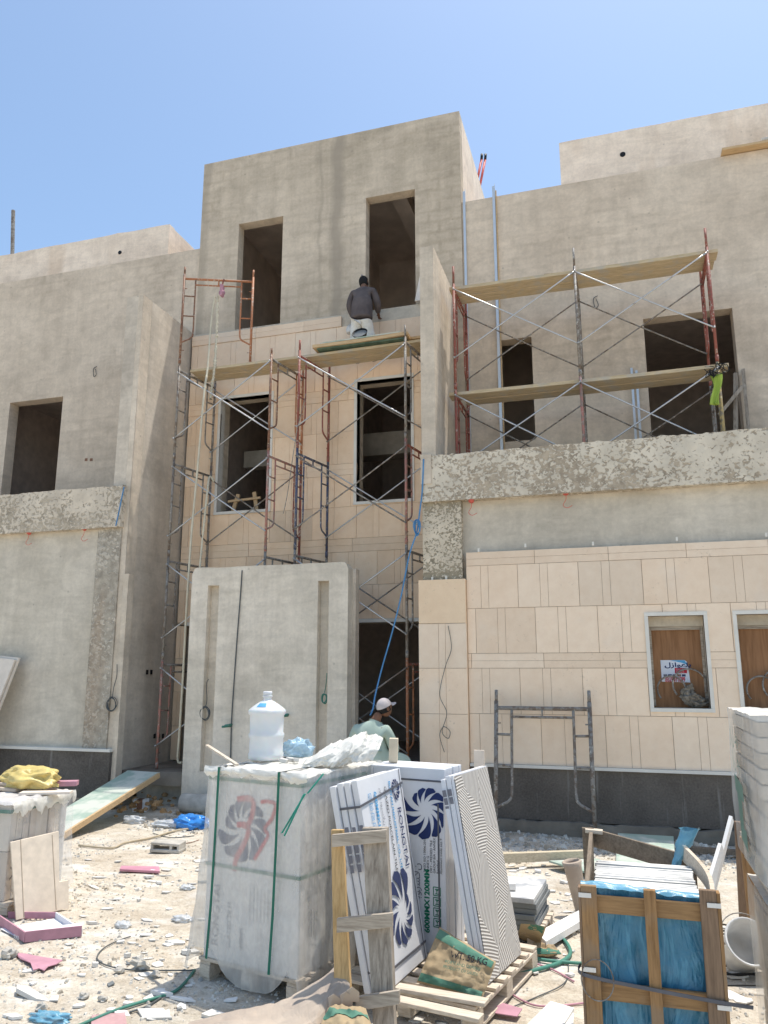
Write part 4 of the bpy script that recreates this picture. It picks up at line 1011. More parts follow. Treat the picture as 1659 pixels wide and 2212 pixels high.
def strap_v(a, mt):
    s = MB(); w_ = .0095
    pts = [B1(a, BD+.02, Z0), B1(a, BD+.02, Z1+.02), B1(a, -.045, Z1+.02), B1(a-.005, -.05, .9), B1(a-.012, -.055, .5), B1(a-.02, -.07, .16)]
    for p, q in zip(pts[:-1], pts[1:]): s.hexa([p-u1*w_, p+u1*w_, q+u1*w_, q-u1*w_], [p-u1*w_-w1*.002, p+u1*w_-w1*.002, q+u1*w_-w1*.002, q-u1*w_-w1*.002])
    return s.build('strap', mt, bx1)
strap_v(.115, M['strap']); strap_v(.64, M['strap'])
for z in (1.275, .72):
    s = MB()
    for p, q in ((B1(-.006, -.006, z), B1(BW+.006, -.006, z)), (B1(BW+.006, -.006, z), B1(BW+.006, BD, z))): s.bar(p, q, .004, .022)
    s.build('strap', M['strap'], bx1)
s = MB(); q0 = B1(.90, -.02, 1.22)
for a, b in (((.85, -.05, 1.235), (.74, -.10, .985)), ((.86, -.05, 1.24), (.72, -.10, 1.0)), ((.95, .02, 1.36), (.87, -.04, 1.24))): s.bar(B1(*a), B1(*b), .003, .018, w1)
s.build('loose_strap', simple('bright_green_strap', (.05, .45, .33), .4), bx1)
# red spray-painted "37"
def stroke(pts, w_, mt):
    s = MB(); P = path([B1(a, -.006, z) for a, z in pts], 5)
    for p, q in zip(P[:-1], P[1:]):
        d = (q-p).normalized(); n_ = d.cross(w1)*w_*(1+.25*noise.noise(p*20)); s.quad(p-n_, p+n_, q+n_, q-n_)
    return s.build('spray_number', mt, bx1)
stroke([(.255, 1.15), (.33, 1.165), (.395, 1.15), (.39, 1.06), (.35, .985)], .019, M['redink'])
stroke([(.26, .99), (.32, .995), (.365, .97), (.33, .88), (.265, .78), (.25, .70)], .019, M['redink'])
stroke([(.46, 1.15), (.52, 1.16), (.585, 1.145), (.56, 1.06), (.50, .99), (.53, .95), (.47, .86), (.42, .79)], .012, M['redink'])
for i in range(5):
    s = MB(); s.bar(B1(BW+.004, .10+.03*i, .35), B1(BW+.004, .10+.03*i, .80), .001, .005, w1); s.build('carton_edge_print', M['greyink'], bx1)

# ---- bottle, bag and crumbs on top of the stack
bp = PZ(574, 1641, Z1+.025)
bt = thing('water_bottle', bp, 'large frosted white water bottle standing upright on the film-wrapped tile stack', 'water bottle')
pf = [(0, 0), (.108, 0), (.128, .012), (.130, .045), (.124, .056), (.124, .150), (.131, .165), (.133, .185), (.124, .198), (.125, .255), (.127, .318), (.138, .330), (.140, .352), (.132, .362), (.118, .374), (.085, .398), (.055, .417), (.034, .428), (.030, .436), (.030, .447), (.037, .452), (.037, .462), (.029, .468), (.028, .476)]
s = MB(); s.lathe(bp, pf, 40); s.build('bottle_body', M['bottle'], bt, smooth=True)
s = MB(); s.lathe(bp, [(.0, .492), (.031, .492), (.035, .486), (.034, .474), (.030, .470), (.030, .462)], 24); s.build('neck_cap', M['white'], bt, smooth=True)
s = MB()
for i in range(10):
    a0, a1 = -PI*.5-.35+.07*i, -PI*.5-.35+.07*(i+1)
    s.quad(*[bp+V((r*math.cos(a), r*math.sin(a), z)) for r, z, a in ((.110, .3835, a0), (.110, .3835, a1), (.076, .4085, a1), (.076, .4085, a0))])
s.build('label', M['cyan'], bt)
def blob(c, rx, ry, rz, mt, name, label, cat, seed=1, amp=.25, fr=3, n=26, kind=None, group=None, flat=.0, knot=None):
    s = MB(); c = V(c)
    def f(u, v):
        a = u*2*PI; b = (v-.5)*PI; d = V((math.cos(a)*math.cos(b), math.sin(a)*math.cos(b), math.sin(b)))
        r = 1+amp*noise.noise(d*fr+V((seed, 0, 0)))+amp*.55*noise.noise(d*fr*3+V((seed, 5, 0)))+amp*.3*noise.noise(d*fr*7+V((seed, 5, 9)))
        if 'bag' in name: r = 1+amp*.8*noise.noise(d*fr*.8+V((seed, 0, 0)))+.55*(.2-abs(noise.noise(d*1.7+V((seed, 1, 1)))))+.20*(.2-abs(noise.noise(d*4+V((seed, 2, 1)))))
        if name == 'rock_lump' or name == 'rubble_stone': r = 1+.5*(noise.cell(d*1.6+V((seed, 0, 0)))-.5)*.6+amp*noise.noise(d*fr+V((seed, 0, 0)))
        p = V((d.x*rx*r, d.y*ry*r, d.z*rz*r)); 
        if p.z < -rz*.55: p.z = -rz*.55+(p.z+rz*.55)*.15
        if knot and d.z > .55:
            k = (d.z-.55)/.45; p.z += knot*k*k
        return c+V((0, 0, rz*.6))+p
    if 'bag' in name: n = int(n*1.7)
    s.grid(f, n, n//2); return single(s, name, mt, label, cat, group, kind, smooth=name not in ('rock_lump', 'rubble_stone'))
blob(PZ(640, 1634, Z1+.02), .125, .10, .085, M['palebag'], 'plastic_bag', 'pale blue translucent plastic bag lying behind the water bottle', 'plastic bag', 3, .35, 2.5, 36)
for i, (px, py, r, lab) in enumerate(((613, 1643, .028, 'small broken stone piece nearest the bottle on the tile stack'), (628, 1641, .03, 'middle broken stone piece on the tile stack beside the bottle'), (640, 1642, .026, 'right broken stone piece of the row beside the bottle'), (707, 1634, .024, 'lone pale stone lump on the tile stack'))):
    c = PZ(px, py, Z1+.035); s = MB(); s.box(c, (r*2, r*1.5, r*1.0), EUL(.1*i, .15, i)); single(s, 'stone_piece', M['shard'], lab, 'stone', 'stone pieces on top of the wrapped stack', bevel=.005)

# ---- leaning cartons (generic leaf)
class Leaf:
    """face quad near-bottom, far-bottom, far-top, near-top"""
    def __init__(s, nb, fb, ft, nt_):
        s.nb, s.fb, s.ft, s.nt = map(V, (nb, fb, ft, nt_)); s.U = (s.fb-s.nb).normalized(); s.N = (s.fb-s.nb).cross(s.nt-s.nb).normalized(); s.W = s.N.cross(s.U)
        s.w = (s.fb-s.nb).length; s.h = (s.nt-s.nb).length
    def p(s, u, v, n=0): return s.nb.lerp(s.fb, u).lerp(s.nt.lerp(s.ft, u), v)+s.N*n
    def slab(s, n0, n1, du=0, dv=0):
        mb = MB(); sh = s.U*du+s.W*dv; return mb.hexa([s.p(0, 0, n0)+sh, s.p(1, 0, n0)+sh, s.p(1, 1, n0)+sh, s.p(0, 1, n0)+sh], [s.p(0, 0, n1)+sh, s.p(1, 0, n1)+sh, s.p(1, 1, n1)+sh, s.p(0, 1, n1)+sh])
PL2 = V((-.90, 4.76, 0)); pu_, pw_ = V((-.98, .2, 0)).normalized(), V((.2, .98, 0)).normalized()
pallet('pallet', PL2, pu_, pw_, .93, 1.14, 'wooden pallet under the leaning porcelain cartons and the cement bag', n=8, sw=.085)
for i, (a, b, lab) in enumerate((((857, 2132), (1052, 2166), 'loose pale pallet board lying across the front of the carton pallet, the rear one'), ((850, 2158), (1040, 2200), 'loose pale pallet board lying lowest in front of the carton pallet'))):
    s = MB(); s.bar(PZ(*a, .155-.02*i), PZ(*b, .165-.03*i), .085, .022); single(s, 'loose_board', M['pallet'], lab, 'board', bevel=.003)
# carton A bundle
A = Leaf((-1.42, 4.86, .15), (-1.345, 5.42, .15), (-1.545, 5.47, 1.33), (-1.635, 4.79, 1.33))
ca = []
for i in range(4):
    lab = ['white flattened carton of the left leaning bundle with blue flower and printed name, outermost', 'second porcelain carton behind the outermost one of the left leaning bundle', 'third porcelain carton of the left leaning bundle', 'innermost porcelain carton of the left leaning bundle, nearest the wrapped stack'][i]
    t = thing('tile_carton', A.p(.5, 0, -.045*i), lab, 'carton', 'porcelain cartons leaning on the wrapped stack'); ca.append(t)
    A.slab(-.045*i-.002, -.045*(i+1)+.003, du=-.012*i+random.uniform(-.004, .004), dv=-.006*i*random.random()).build('carton', M['white'], t, bevel=.004)
    N_, e = -A.U, A.p(0, 0, 0)
    s = MB(); c0_ = A.p(0, .74, -.045*i-.012)-A.U*(.012*i+.004)
    for k in range(5):
        cc = c0_+A.W*(-.055*k); s.hexa([cc, cc+A.W*.045, cc+A.W*.045-A.N*.024, cc-A.N*.024], [p_-A.U*.002 for p_ in (cc, cc+A.W*.045, cc+A.W*.045-A.N*.024, cc-A.N*.024)])
    s.build('handling_symbols', M['greyink'], t)
t = ca[0]
petals(A.p(.52, .29), A.U, A.W, .26, M['navyf'], t, start=.6, grow=.5, twist=-.4, off=.004, clip=(-.28, .265, -.5, .5))
petals(A.p(.80, .90), A.U, A.W, .075, M['navyf'], t, start=-2.2, grow=.3, twist=-.5, off=.004)
dn = -A.W; rt = A.U
text('RONGTAI', .085, A.p(.78, .80), dn, rt, M['navy'], t, off=.004)
text('BUYYAN INDUSTRIAL CO., LTD', .04, A.p(.66, .95), dn, rt, M['cyan'], t, off=.004, bold=.001)
text('GLAZED PORCELAIN TILES', .046, A.p(.54, .93), dn, rt, M['ink'], t, off=.004)
text('\ufe91\ufefc\ufec1 \ufe91\ufeee\ufead\ufeb4\ufefc\ufee5 \ufee3\ufeb0\ufe9f\ufe9e', .045, A.p(.42, .93), dn, rt, M['greyink'], t, off=.004)
text('600MMX1200MM', .052, A.p(.30, .92), dn, rt, M['cyan'], t, off=.004, bold=.0015)
for k in range(5):
    s = MB(); c = A.p(.20, .90-.05*k, .004); q = .019
    for a_, b_ in (((-q, -q), (q, -q)), ((q, -q), (q, q)), ((q, q), (-q, q)), ((-q, q), (-q, -q)), ((-q*.4, -q*.5), (q*.4, -q*.5)), ((0, -q*.5), (0, q*.6))):
        s.bar(c+A.U*a_[0]+A.W*a_[1], c+A.U*b_[0]+A.W*b_[1], .003, .001, A.N)
    s.build('handling_symbol', M['cyan'], t)
for v, sk in ((.87, .05), (.08, .0)):
    s = MB(); p_, q_ = A.p(-.04, v, .004), A.p(1.0, v+sk, .004); s.bar(p_, q_, .014, .002, A.N)
    s.bar(p_, A.p(-.04, v, -.17), .014, .002, A.U); s.build('strap', M['strapg'], t)
s = MB(); s.bar(A.p(.93, .0, .003), A.p(.95, 1.0, .003), .006, .002, A.N); s.build('strap', M['strapg'], t)
# carton group B: upright, facing the street
Bq = Leaf((-1.81, 5.60, .15), (-1.235, 5.48, .15), (-1.24, 5.50, 1.335), (-1.815, 5.62, 1.335))
cb = []
for i in range(6):
    lab = ['upright white porcelain carton with large navy flower facing the street', 'second upright carton behind the navy flower carton', 'third upright carton behind the navy flower carton', 'fourth upright carton behind the navy flower carton', 'fifth upright carton, last but one behind the navy flower', 'rearmost upright carton of the row behind the navy flower'][i]
    t = thing('tile_carton', Bq.p(.5, 0, -.06*i), lab, 'carton', 'upright porcelain cartons on the pallet'); cb.append(t)
    Bq.slab(-.055*i, -.055*(i+1)+.005, du=random.uniform(0, .008), dv=random.uniform(-.006, .002)).build('carton', M['white'], t, bevel=.005)
t = cb[0]
petals(Bq.p(.765, .765), Bq.U, Bq.W, .225, M['navy'], t, start=2.3, grow=.42, off=.003, twist=.42, clip=(-.33, .137, -.5, .5))
text('600MMX1200MM', .052, Bq.p(.80, .10), Bq.W, -Bq.U, M['greenink'], t, bold=.002, off=.003, sx=1.05)
text('\ufe91\ufefc\ufec1 \ufe91\ufeee\ufead\ufeb4\ufefc\ufee5', .07, Bq.p(.68, .16), Bq.W, -Bq.U, M['greyink'], t, off=.003)
for k, tx in enumerate(('SASO ISO 13006:2018', 'ANNEX G', 'DRY - PRESSED TILE', 'GROUP BIA - ANNEX G', 'Rectified', 'Aluminium oxide size 9')):
    text(tx, .024, Bq.p(.76+.042*k, .42), Bq.W, -Bq.U, M['ink'], t, off=.003)
for k in range(4):
    s = MB(); c = Bq.p(.90, .16+.055*k, .003); q = .026
    for a_, b_ in (((-q, -q), (q, -q)), ((q, -q), (q, q)), ((q, q), (-q, q)), ((-q, q), (-q, -q)), ((-q*.5, -q*.6), (q*.5, -q*.6)), ((0, -q*.6), (0, q*.1)), ((-q*.5, q*.5), (q*.5, q*.5)), ((-q*.4, q*.5), (0, q*.1)), ((q*.4, q*.5), (0, q*.1))):
        s.bar(c+Bq.U*a_[0]+Bq.W*a_[1], c+Bq.U*b_[0]+Bq.W*b_[1], .005, .001, Bq.N)
    s.build('handling_symbol', M['greenink'], t)
s = MB(); s.bar(Bq.p(0, .925, .003), Bq.p(1, .925, .003), .012, .002, Bq.N); s.build('strap', M['strapg'], t)
s = MB(); s.bar(Bq.p(.93, .0, .003), Bq.p(.93, .8, .003), .012, .002, Bq.N); s.build('strap', M['strapg'], t)
# leaning group C with trowelled back
Cq = Leaf((-.875, 5.09, .15), (-.75, 5.66, .15), (-.985, 5.86, 1.325), (-1.105, 5.24, 1.325))
for i in range(2):
    if i == 0:
        t = thing('tile_slab', Cq.p(.5, 0), 'large tile showing its back combed with grey adhesive ridges, leaning on the right', 'tile')
        mb = Cq.slab(-.012, -.028); mb.build('tile', M['white'], t)
        s = MB(); s.grid(lambda u, v: Cq.p(.01+.98*u, .005+.99*v, -.005+.003*noise.noise(V((u*9, v*9, 1)))), 8, 12)
        nm = M['notched']; s.build('adhesive_bed', nm, t)
        t2 = thing('tile_carton', Cq.p(.5, 0, -.05), 'white carton directly behind the combed adhesive tile', 'carton'); Cq.slab(-.031, -.064, -.008, .004).build('carton', M['white'], t2, bevel=.004); tt = t2
    else:
        tt = thing('tile_carton', Cq.p(.5, 0, -.1*i), ['', 'white carton leaning left of the combed adhesive tile with symbol strip', 'dark-shadowed porcelain carton with navy flower deep between the leaning cartons'][i], 'carton')
        Cq.slab(-.067, -.098, -.02, -.012).build('carton', M['white'], tt, bevel=.004)
    s = MB(); n0 = [-.034, -.069][i]; c0_ = Cq.p(0, .90, n0)-Cq.U*([.008, .02][i]+.003)
    for k in range(6):
        cc = c0_-Cq.W*(.05*k); s.hexa([cc, cc+Cq.W*.042, cc+Cq.W*.042-Cq.N*.026, cc-Cq.N*.026], [p_-Cq.U*.002 for p_ in (cc, cc+Cq.W*.042, cc+Cq.W*.042-Cq.N*.026, cc-Cq.N*.026)])
    s.build('handling_symbols', M['greyink'], tt)
# wood block on top behind
c = PY(850, 1620, 5.75); s = MB(); s.box(c, (.065, .05, .17), EUL(.05, .03, .2)); single(s, 'wood_block', simple('pale_wood', (.72, .62, .46), .7), 'short pale wooden block standing behind the bunched film', 'wood block', bevel=.003)
c = PY(1035, 1630, 8.6); s = MB(); s.hexa([V((c.x-.07, 8.6, 0)), V((c.x+.06, 8.6, 0)), V((c.x+.05, 8.62, 1.16)), V((c.x-.06, 8.62, 1.16))], [V((c.x-.07, 8.63, 0)), V((c.x+.06, 8.63, 0)), V((c.x+.05, 8.65, 1.16)), V((c.x-.06, 8.65, 1.16))]); single(s, 'stone_strip', M['coping'], 'narrow pale stone strip standing behind the upright cartons', 'stone strip')

# ---- cement bags
def bag(pts, nrm, th, mt, name, label, seed, stripes=()):
    """pillow-shaped paper sack on four corners (bl, br, tr, tl)"""
    bl, br, tr_, tl = map(V, pts); nrm = V(nrm).normalized()
    def P(u, v, sg):
        e = (max(0, 1-abs(2*u-1)**3.2)*max(0, 1-abs(2*v-1)**3.2))**.5
        p = bl.lerp(br, u).lerp(tl.lerp(tr_, u), v); w_ = noise.noise(V((u*4+seed, v*4, sg)))*.022-abs(noise.noise(V((u*5+seed, v*4, 7))))*.022+noise.noise(V((u*11+seed, v*11, sg)))*.012+noise.noise(V((u*24+seed, v*20, sg)))*.006
        sag = 1-.10*math.sin(u*PI)*0
        return p+nrm*sg*(th/2*e)+nrm*w_*min(1, e*2)+(tl-bl)*.03*noise.noise(V((u*5+seed, 1, 1)))*(1 if v in (0, 1) else 0)
    t = thing(name, (bl+br+tr_+tl)/4, label, 'cement bag')
    s = MB(); s.grid(lambda u, v: P(u, v, 1), 32, 24); s.grid(lambda u, v: P(1-u, v, -1), 32, 24); s.build('paper_sack', mt, t, smooth=True)
    for (v0, v1) in stripes:
        s = MB(); s.grid(lambda u, v: P(.02+.96*u, v0+(v1-v0)*v, 1)+nrm*.004, 28, 4); s.build('green_band', M['baggreen'], t, smooth=True)
    return t, P
bl, br, tr_, tl = PY(925, 2118, 4.98), PY(1040, 2138, 4.93), PY(1056, 2080, 5.02), PY(968, 2022, 5.12)
tl = PY(945, 2045, 5.12); tr_ = PY(1032, 2062, 5.04)
bl = PY(900, 2122, 4.98); br = PY(1042, 2158, 4.88); tr_ = PY(1072, 2078, 5.02); tl = PY(950, 2002, 5.16)
t, P = bag((bl, br, tr_, tl), (-.15, -1, .45), .11, M['kraft'], 'cement_bag', 'brown and green torn cement bag slumped on the pallet against the flower carton', 4, [(.80, .97), (.03, .17)])
Ub = (br-bl).normalized(); Wb = ((tl-bl)-Ub*(tl-bl).dot(Ub)).normalized(); Nb = Ub.cross(Wb)
text('WT. 50 KG', .05, P(.38, .60, 1)+Nb*.012, Ub, Wb, M['ink'], t, off=.004, bold=.001)
text('PORTLAND CEMENT', .025, P(.34, .46, 1)+Nb*.012, Ub, Wb, M['baggreen'], t, off=.004)
text('PRODUCT OF SAUDI', .024, P(.34, .36, 1)+Nb*.012, Ub, Wb, M['baggreen'], t, off=.004)
bl, br, tr_, tl = PZ(690, 2216, .06), PZ(800, 2225, .08), PZ(790, 2180, .16), PZ(720, 2168, .16)
bl = PY(680, 2240, 4.0); br = PY(815, 2250, 3.95); tr_ = PY(790, 2178, 4.25); tl = PY(712, 2175, 4.25)
t, P = bag((bl, br, tr_, tl), (0, -.6, 1), .10, M['kraft'], 'cement_bag', 'torn cement bag with green band at the bottom beside the weathered wooden uprights', 14, [(.50, .72)])
# ragged flaps
for i, (px, py) in enumerate(((722, 2165), (748, 2160), (762, 2150))):
    c = PY(px, py, 4.28); s = MB(); s.poly([c+V((-.03, 0, -.03)), c+V((.03, .01, -.035)), c+V((.035, .0, .02)), c+V((.0, -.01, .045)), c+V((-.035, .0, .02))], (.004, -.006, .002)); s.build('torn_flap', M['kraftpale'], t)
bl = PZ(1127, 2020, .10); br = PZ(1150, 2035, .05); 
t, P = bag((PZ(1118, 2025, .04), PZ(1165, 2040, .03), PY(1180, 2002, 6.0), PY(1125, 1995, 6.1)), (-.1, -.8, .7), .09, M['kraft'], 'cement_bag', 'small rolled cement bag with green end lying right of the combed tile', 24, [(.55, .95)])
t, P = bag((PZ(1115, 2062, .02), PZ(1215, 2062, .02), PZ(1195, 2040, .05), PZ(1135, 2040, .05)), (0, -.2, 1), .04, M['kraft'], 'cement_bag', 'flattened empty cement bag on the ground right of the combed tile', 34, [(.0, .3)])

# ---- weathered wooden ladder-like piece in front
wl = thing('wooden_crate_side', (-1.3, 4.4, 0), 'ladder-like crate side of two uprights and three nailed rungs standing before the cartons', 'crate side')
def yz(z): return 4.30+.16*z
def upright(x0a, x1a, ya, x0b, x1b, yb, Yt, Yb, mt, n=14, th=.028, nm='upright'):
    s = MB(); L = []
    for i in range(n+1):
        t_ = i/n; y_ = ya+(yb-ya)*t_; Y = Yt+(Yb-Yt)*t_
        a_ = PY(x0a+(x0b-x0a)*t_+1.5*noise.noise(V((t_*6, x0a, 1))), y_, Y); b_ = PY(x1a+(x1b-x1a)*t_+1.5*noise.noise(V((t_*5, x1a, 2))), y_, Y); L.append((a_, b_))
    for i in range(n):
        (a_, b_), (c_, d_) = L[i], L[i+1]; o = V((0, th, 0)); k = [c_, d_, b_, a_]
        vs = [c_, d_, b_, a_, c_+o, d_+o, b_+o, a_+o]; fs = [(0, 1, 2, 3), (5, 4, 7, 6), (1, 5, 6, 2), (4, 0, 3, 7)]
        if i == 0: fs.append((3, 2, 6, 7))
        if i == n-1: fs.append((0, 4, 5, 1))
        s.add(vs, fs)
    return s.build(nm, mt, wl, bevel=.002)
upright(715, 740, 1793, 724, 763, 2290, 4.50, 4.36, M['pinez'], th=.03)
upright(782, 835, 1789, 812, 857, 2330, 4.49, 4.30, M['oldz'], th=.05)
for (xa, ya, xb, yb, hh, Y) in ((716, 1817, 834, 1806, 27, 4.44), (727, 2000, 847, 1988, 31, 4.37), (768, 2170, 862, 2155, 30, 4.31)):
    s = MB(); n = 10; L = []
    for i in range(n+1):
        t_ = i/n; x_ = xa+(xb-xa)*t_; y_ = ya+(yb-ya)*t_; e = 1+.05*noise.noise(V((t_*7, ya, 1)))
        L.append((PY(x_, y_-hh/2*e, Y), PY(x_, y_+hh/2*e, Y)))
    for i in range(n):
        (a_, b_), (c_, d_) = L[i], L[i+1]; o = V((0, .026, 0)); fs = [(0, 1, 2, 3), (5, 4, 7, 6), (3, 2, 6, 7), (0, 4, 5, 1)]
        if i == 0: fs.append((0, 3, 7, 4))
        if i == n-1: fs.append((1, 5, 6, 2))
        s.add([b_, d_, c_, a_, b_+o, d_+o, c_+o, a_+o], fs)
    s.build('rung', M['oldx'], wl, bevel=.002)

# ---- torn cardboard sheet
s = MB()
top = path([PY(410, 2208, 4.15), PY(520, 2182, 4.25), PY(600, 2165, 4.35), PY(680, 2125, 4.42), PY(735, 2080, 4.5), PY(754, 2066, 4.52)], 6)
botp = path([PY(380, 2250, 3.98), PY(480, 2262, 3.95), PY(590, 2262, 4.0), PY(668, 2225, 4.15), PY(712, 2190, 4.28), PY(756, 2160, 4.36)], 6)
def card(u, v):
    k = u*(len(top)-1); i = min(int(k), len(top)-2); f_ = k-i; a_ = top[i].lerp(top[i+1], f_); b_ = botp[i].lerp(botp[i+1], f_)
    rag = (.10*noise.noise(V((u*9, 1, 1)))+.10*noise.noise(V((u*23, 1, 1)))+.06*noise.noise(V((u*57, 1, 1)))) if v == 1 else 0
    return a_.lerp(b_, v+rag)+V((0, -.03*math.sin(v*PI)*(1-u), .015*math.sin(v*PI)))+V((0, -.01*abs(noise.noise(V((u*14, v*3, 9)))), .016*noise.noise(V((u*6, v*6, 2)))+.012*abs(noise.noise(V((u*13, v*9, 5))))))
s.grid(card, 60, 10); single(s, 'cardboard_sheet', M['kraftpale'], 'large torn curling sheet of brown cardboard in front of the wrapped tile stack', 'cardboard', solid=.006)

# ---- blue-lined wooden crate
cr = thing('open_crate', (.04, 4.65, 0), 'open wooden crate lined with blue film and filled with dusty grey slabs', 'crate')
fl, fr = PZ(1254, 1921, .95), PZ(1549, 1946, .95); CY = (fl.y+fr.y)/2
xl, xr = fl.x, fr.x; ZT = .96
dB = V((0, .93, 0))
def post(x0, x1, y, z0, z1, mt, t=.03, nm='crate_post'):
    s = MB(); s.bx(x0, x1, y, y+t, z0, z1); s.build(nm, mt, cr, bevel=.003)
cw = xr-xl
post(xl, xl+.075, CY, .02, ZT+.01, M['crate']); post(xl+cw*.475, xl+cw*.475+.055, CY-.004, .02, ZT+.012, M['crate'], .034); post(xr-.075, xr, CY, .02, ZT+.03, M['crategrey'])
for z in (ZT-.075, .50, .10):
    s = MB(); s.bx(xl+.02, xr-.02, CY+.031, CY+.053, z-.042, z+.036); s.build('crate_rail', M['cratex'], cr, bevel=.003)
s = MB(); s.bx(xl-.012, xl-.001, CY-.0, CY+.06, .02, ZT); s.build('corner_batten', M['crategrey'], cr); s = MB(); s.bx(xr+.001, xr+.016, CY, CY+.06, .02, ZT+.02); s.build('corner_batten', M['crate'], cr)
# side rails and rear (one warped)
bl_, br_ = PZ(1268, 1830, ZT), PZ(1508, 1863, ZT)
for (a_, b_, nm) in ((V((xl+.03, CY+.05, ZT-.03)), V((bl_.x+.03, bl_.y, ZT+.06)), 'side_rail'), (V((xl+.03, CY+.05, .3)), V((bl_.x+.03, bl_.y, .3)), 'side_rail'), (V((xr-.02, CY+.05, .3)), V((br_.x-.02, br_.y, .3)), 'side_rail')):
    s = MB(); s.bar(a_, b_, .022, .085); s.build(nm, M['crateold'], cr, bevel=.002)
s = MB(); P_ = path([V((xr-.012, CY+.04, ZT-.03)), V((xr-.002, CY+.25, ZT-.01)), V((xr-.02, CY+.5, ZT+.0)), V((xr-.09, CY+.74, ZT+.04))], 4)
for p_, q_ in zip(P_[:-1], P_[1:]): s.bar(p_, q_, .02, .085)
s.build('side_rail', M['pallet'], cr)
s = MB(); s.bar(V((xl+.02, bl_.y, ZT+.06)), V((xr-.05, br_.y+.05, ZT-.03)), .022, .10); s.build('rear_rail', M['crateold'], cr)
s = MB(); s.bar(V((xl-.0, bl_.y+.0, .02)), V((xl+.0, bl_.y, ZT+.11)), .06, .03, (0, 1, 0)); s.build('rear_post', M['crateold'], cr)
s = MB(); s.bar(V((xr-.06, br_.y+.04, .02)), V((xr-.06, br_.y+.04, ZT+.02)), .06, .03, (0, 1, 0)); s.build('rear_post', M['crateold'], cr)
s = MB(); s.bar(V((xl-.01, bl_.y-.02, ZT+.10)), V((xl+.09, bl_.y-.02, ZT+.095)), .06, .02); s.build('rear_cap', M['pallet'], cr)
s = MB()
def liner(u, v):
    x = xl+.01+(cw-.02)*u; z = .04+(ZT-.05)*v
    return V((x, CY+.066+.012*noise.noise(V((u*4+v*3, v*3-u*2, 1)))+.022*abs(noise.noise(V((u*3.2-v*4, u*2+v*2, 7))))+.012*abs(noise.noise(V((u*7-v*6, u*5+v*5, 3)))), z))
s.grid(liner, 40, 40); s.build('blue_liner', M['filmblue'], cr, smooth=True)
s = MB()
def lip(u, v): return V((xl+.0+(cw-.06)*u, CY+.028+.05*v, ZT+.003+.016*math.sin(v*PI)-.02*u+.012*noise.noise(V((u*9, v*3, 1)))))
s.grid(lip, 40, 6); s.build('liner_lip', M['filmblueb'], cr, smooth=True)
s = MB()
pb = V((xr-.10, CY+.72, ZT))
def flag(u, v):
    a_ = u*2*PI; r_ = .012+.035*v**2*(1-.3*v)+.02*v*noise.noise(V((math.cos(a_)*2, math.sin(a_)*2, v*4)))
    return pb+V((.10*v-.05+r_*math.cos(a_)*1.6, .02*v+r_*math.sin(a_), -.05+.22*v+.03*noise.noise(V((u*5, v*4, 2)))))
s.grid(flag, 14, 14); s.build('liner_flap', M['filmblueb'], cr, smooth=True)
M['dustypale'] = simple('pale_dusty_slab_edge', (.74, .72, .68), .9, c2=(.48, .48, .47), sc=4, lo=.4, hi=.52)  # dust-whitened slab edges
random.seed(8)
y = CY+.10; i = 0
while y < CY+.66:
    t_ = random.uniform(.018, .026); z = .948+random.uniform(-.004, .004)
    s = MB(); s.bx(xl+.05+random.uniform(0, .012), xr-.06+random.uniform(-.014, .0), y, y+t_, .12, z); s.build('stone_slab', [M['greystone'], M['dustypale']][1 if random.random() < .72 else 0], cr, bevel=.002)
    y += t_+.0007; i += 1
for (x_, z_) in ((xl-.005, ZT-.03), (xl, .60), (xl+.005, .22), (xr-.04, ZT-.03), (xr-.03, .50)):
    s = MB(); s.bx(x_-.005, x_+.055, CY-.010, CY-.0045, z_-.012, z_+.008); s.build('metal_clip', M['galv'], cr)
s = MB(); P_ = path([V((xl-.02, CY+.05, .60)), V((xl+.0, CY-.012, .575)), V((xl+cw*.5, CY-.018, .545)), V((xr, CY-.012, .52)), V((xr+.12, CY+.03, .50))], 6)
for p_, q_ in zip(P_[:-1], P_[1:]): s.bar(p_, q_, .004, .016)
s.build('band', M['strapg'], cr)
s = MB(); s.tube([V((xl+.06+.075*math.cos(a_), CY-.02, .56+.09*math.sin(a_))) for a_ in [2*PI*k/24 for k in range(25)]], .003, 5); s.build('wire_loop', M['greysc'], cr, smooth=True)
c = PZ(1258, 1975, .0); s = MB(); s.lathe(c, [(.05, 0), (.075, .38), (.085, .42), (.07, .43), (.065, .40), (.045, .02)], 18, EUL(.05, -.16, 0)); single(s, 'cardboard_tube', M['kraftpale'], 'open brown cardboard roll standing at the left rear of the blue-lined crate', 'cardboard roll', smooth=True)
s = MB(); s.bar(PZ(1212, 2245, .0)+V((0, 0, .02)), PZ(1215, 2190, .02), .13, .02); s.hexa([PZ(1130, 2230, .02), PZ(1190, 2170, .03), PZ(1240, 2185, .03), PZ(1200, 2250, .02)], [p_+V((0, 0, .02)) for p_ in (PZ(1130, 2230, .02), PZ(1190, 2170, .03), PZ(1240, 2185, .03), PZ(1200, 2250, .02))])
single(s, 'stone_offcut', M['whitesl'], 'white marble offcut lying left of the blue-lined crate at the bottom edge', 'stone slab')
a_ = [PZ(1112, 2052, .03), PZ(1228, 1995, .03), PZ(1250, 2010, .03), PZ(1150, 2062, .03)]; a_ = [PZ(1160, 2030, .03), PZ(1262, 1975, .03), PZ(1262, 2000, .03), PZ(1180, 2050, .03)]
s = MB(); s.hexa(a_, [p_+V((0, 0, .05)) for p_ in a_]); single(s, 'stone_offcut', M['whitesl'], 'long white marble offcut left of the crate behind the rolled cement bag', 'stone slab')

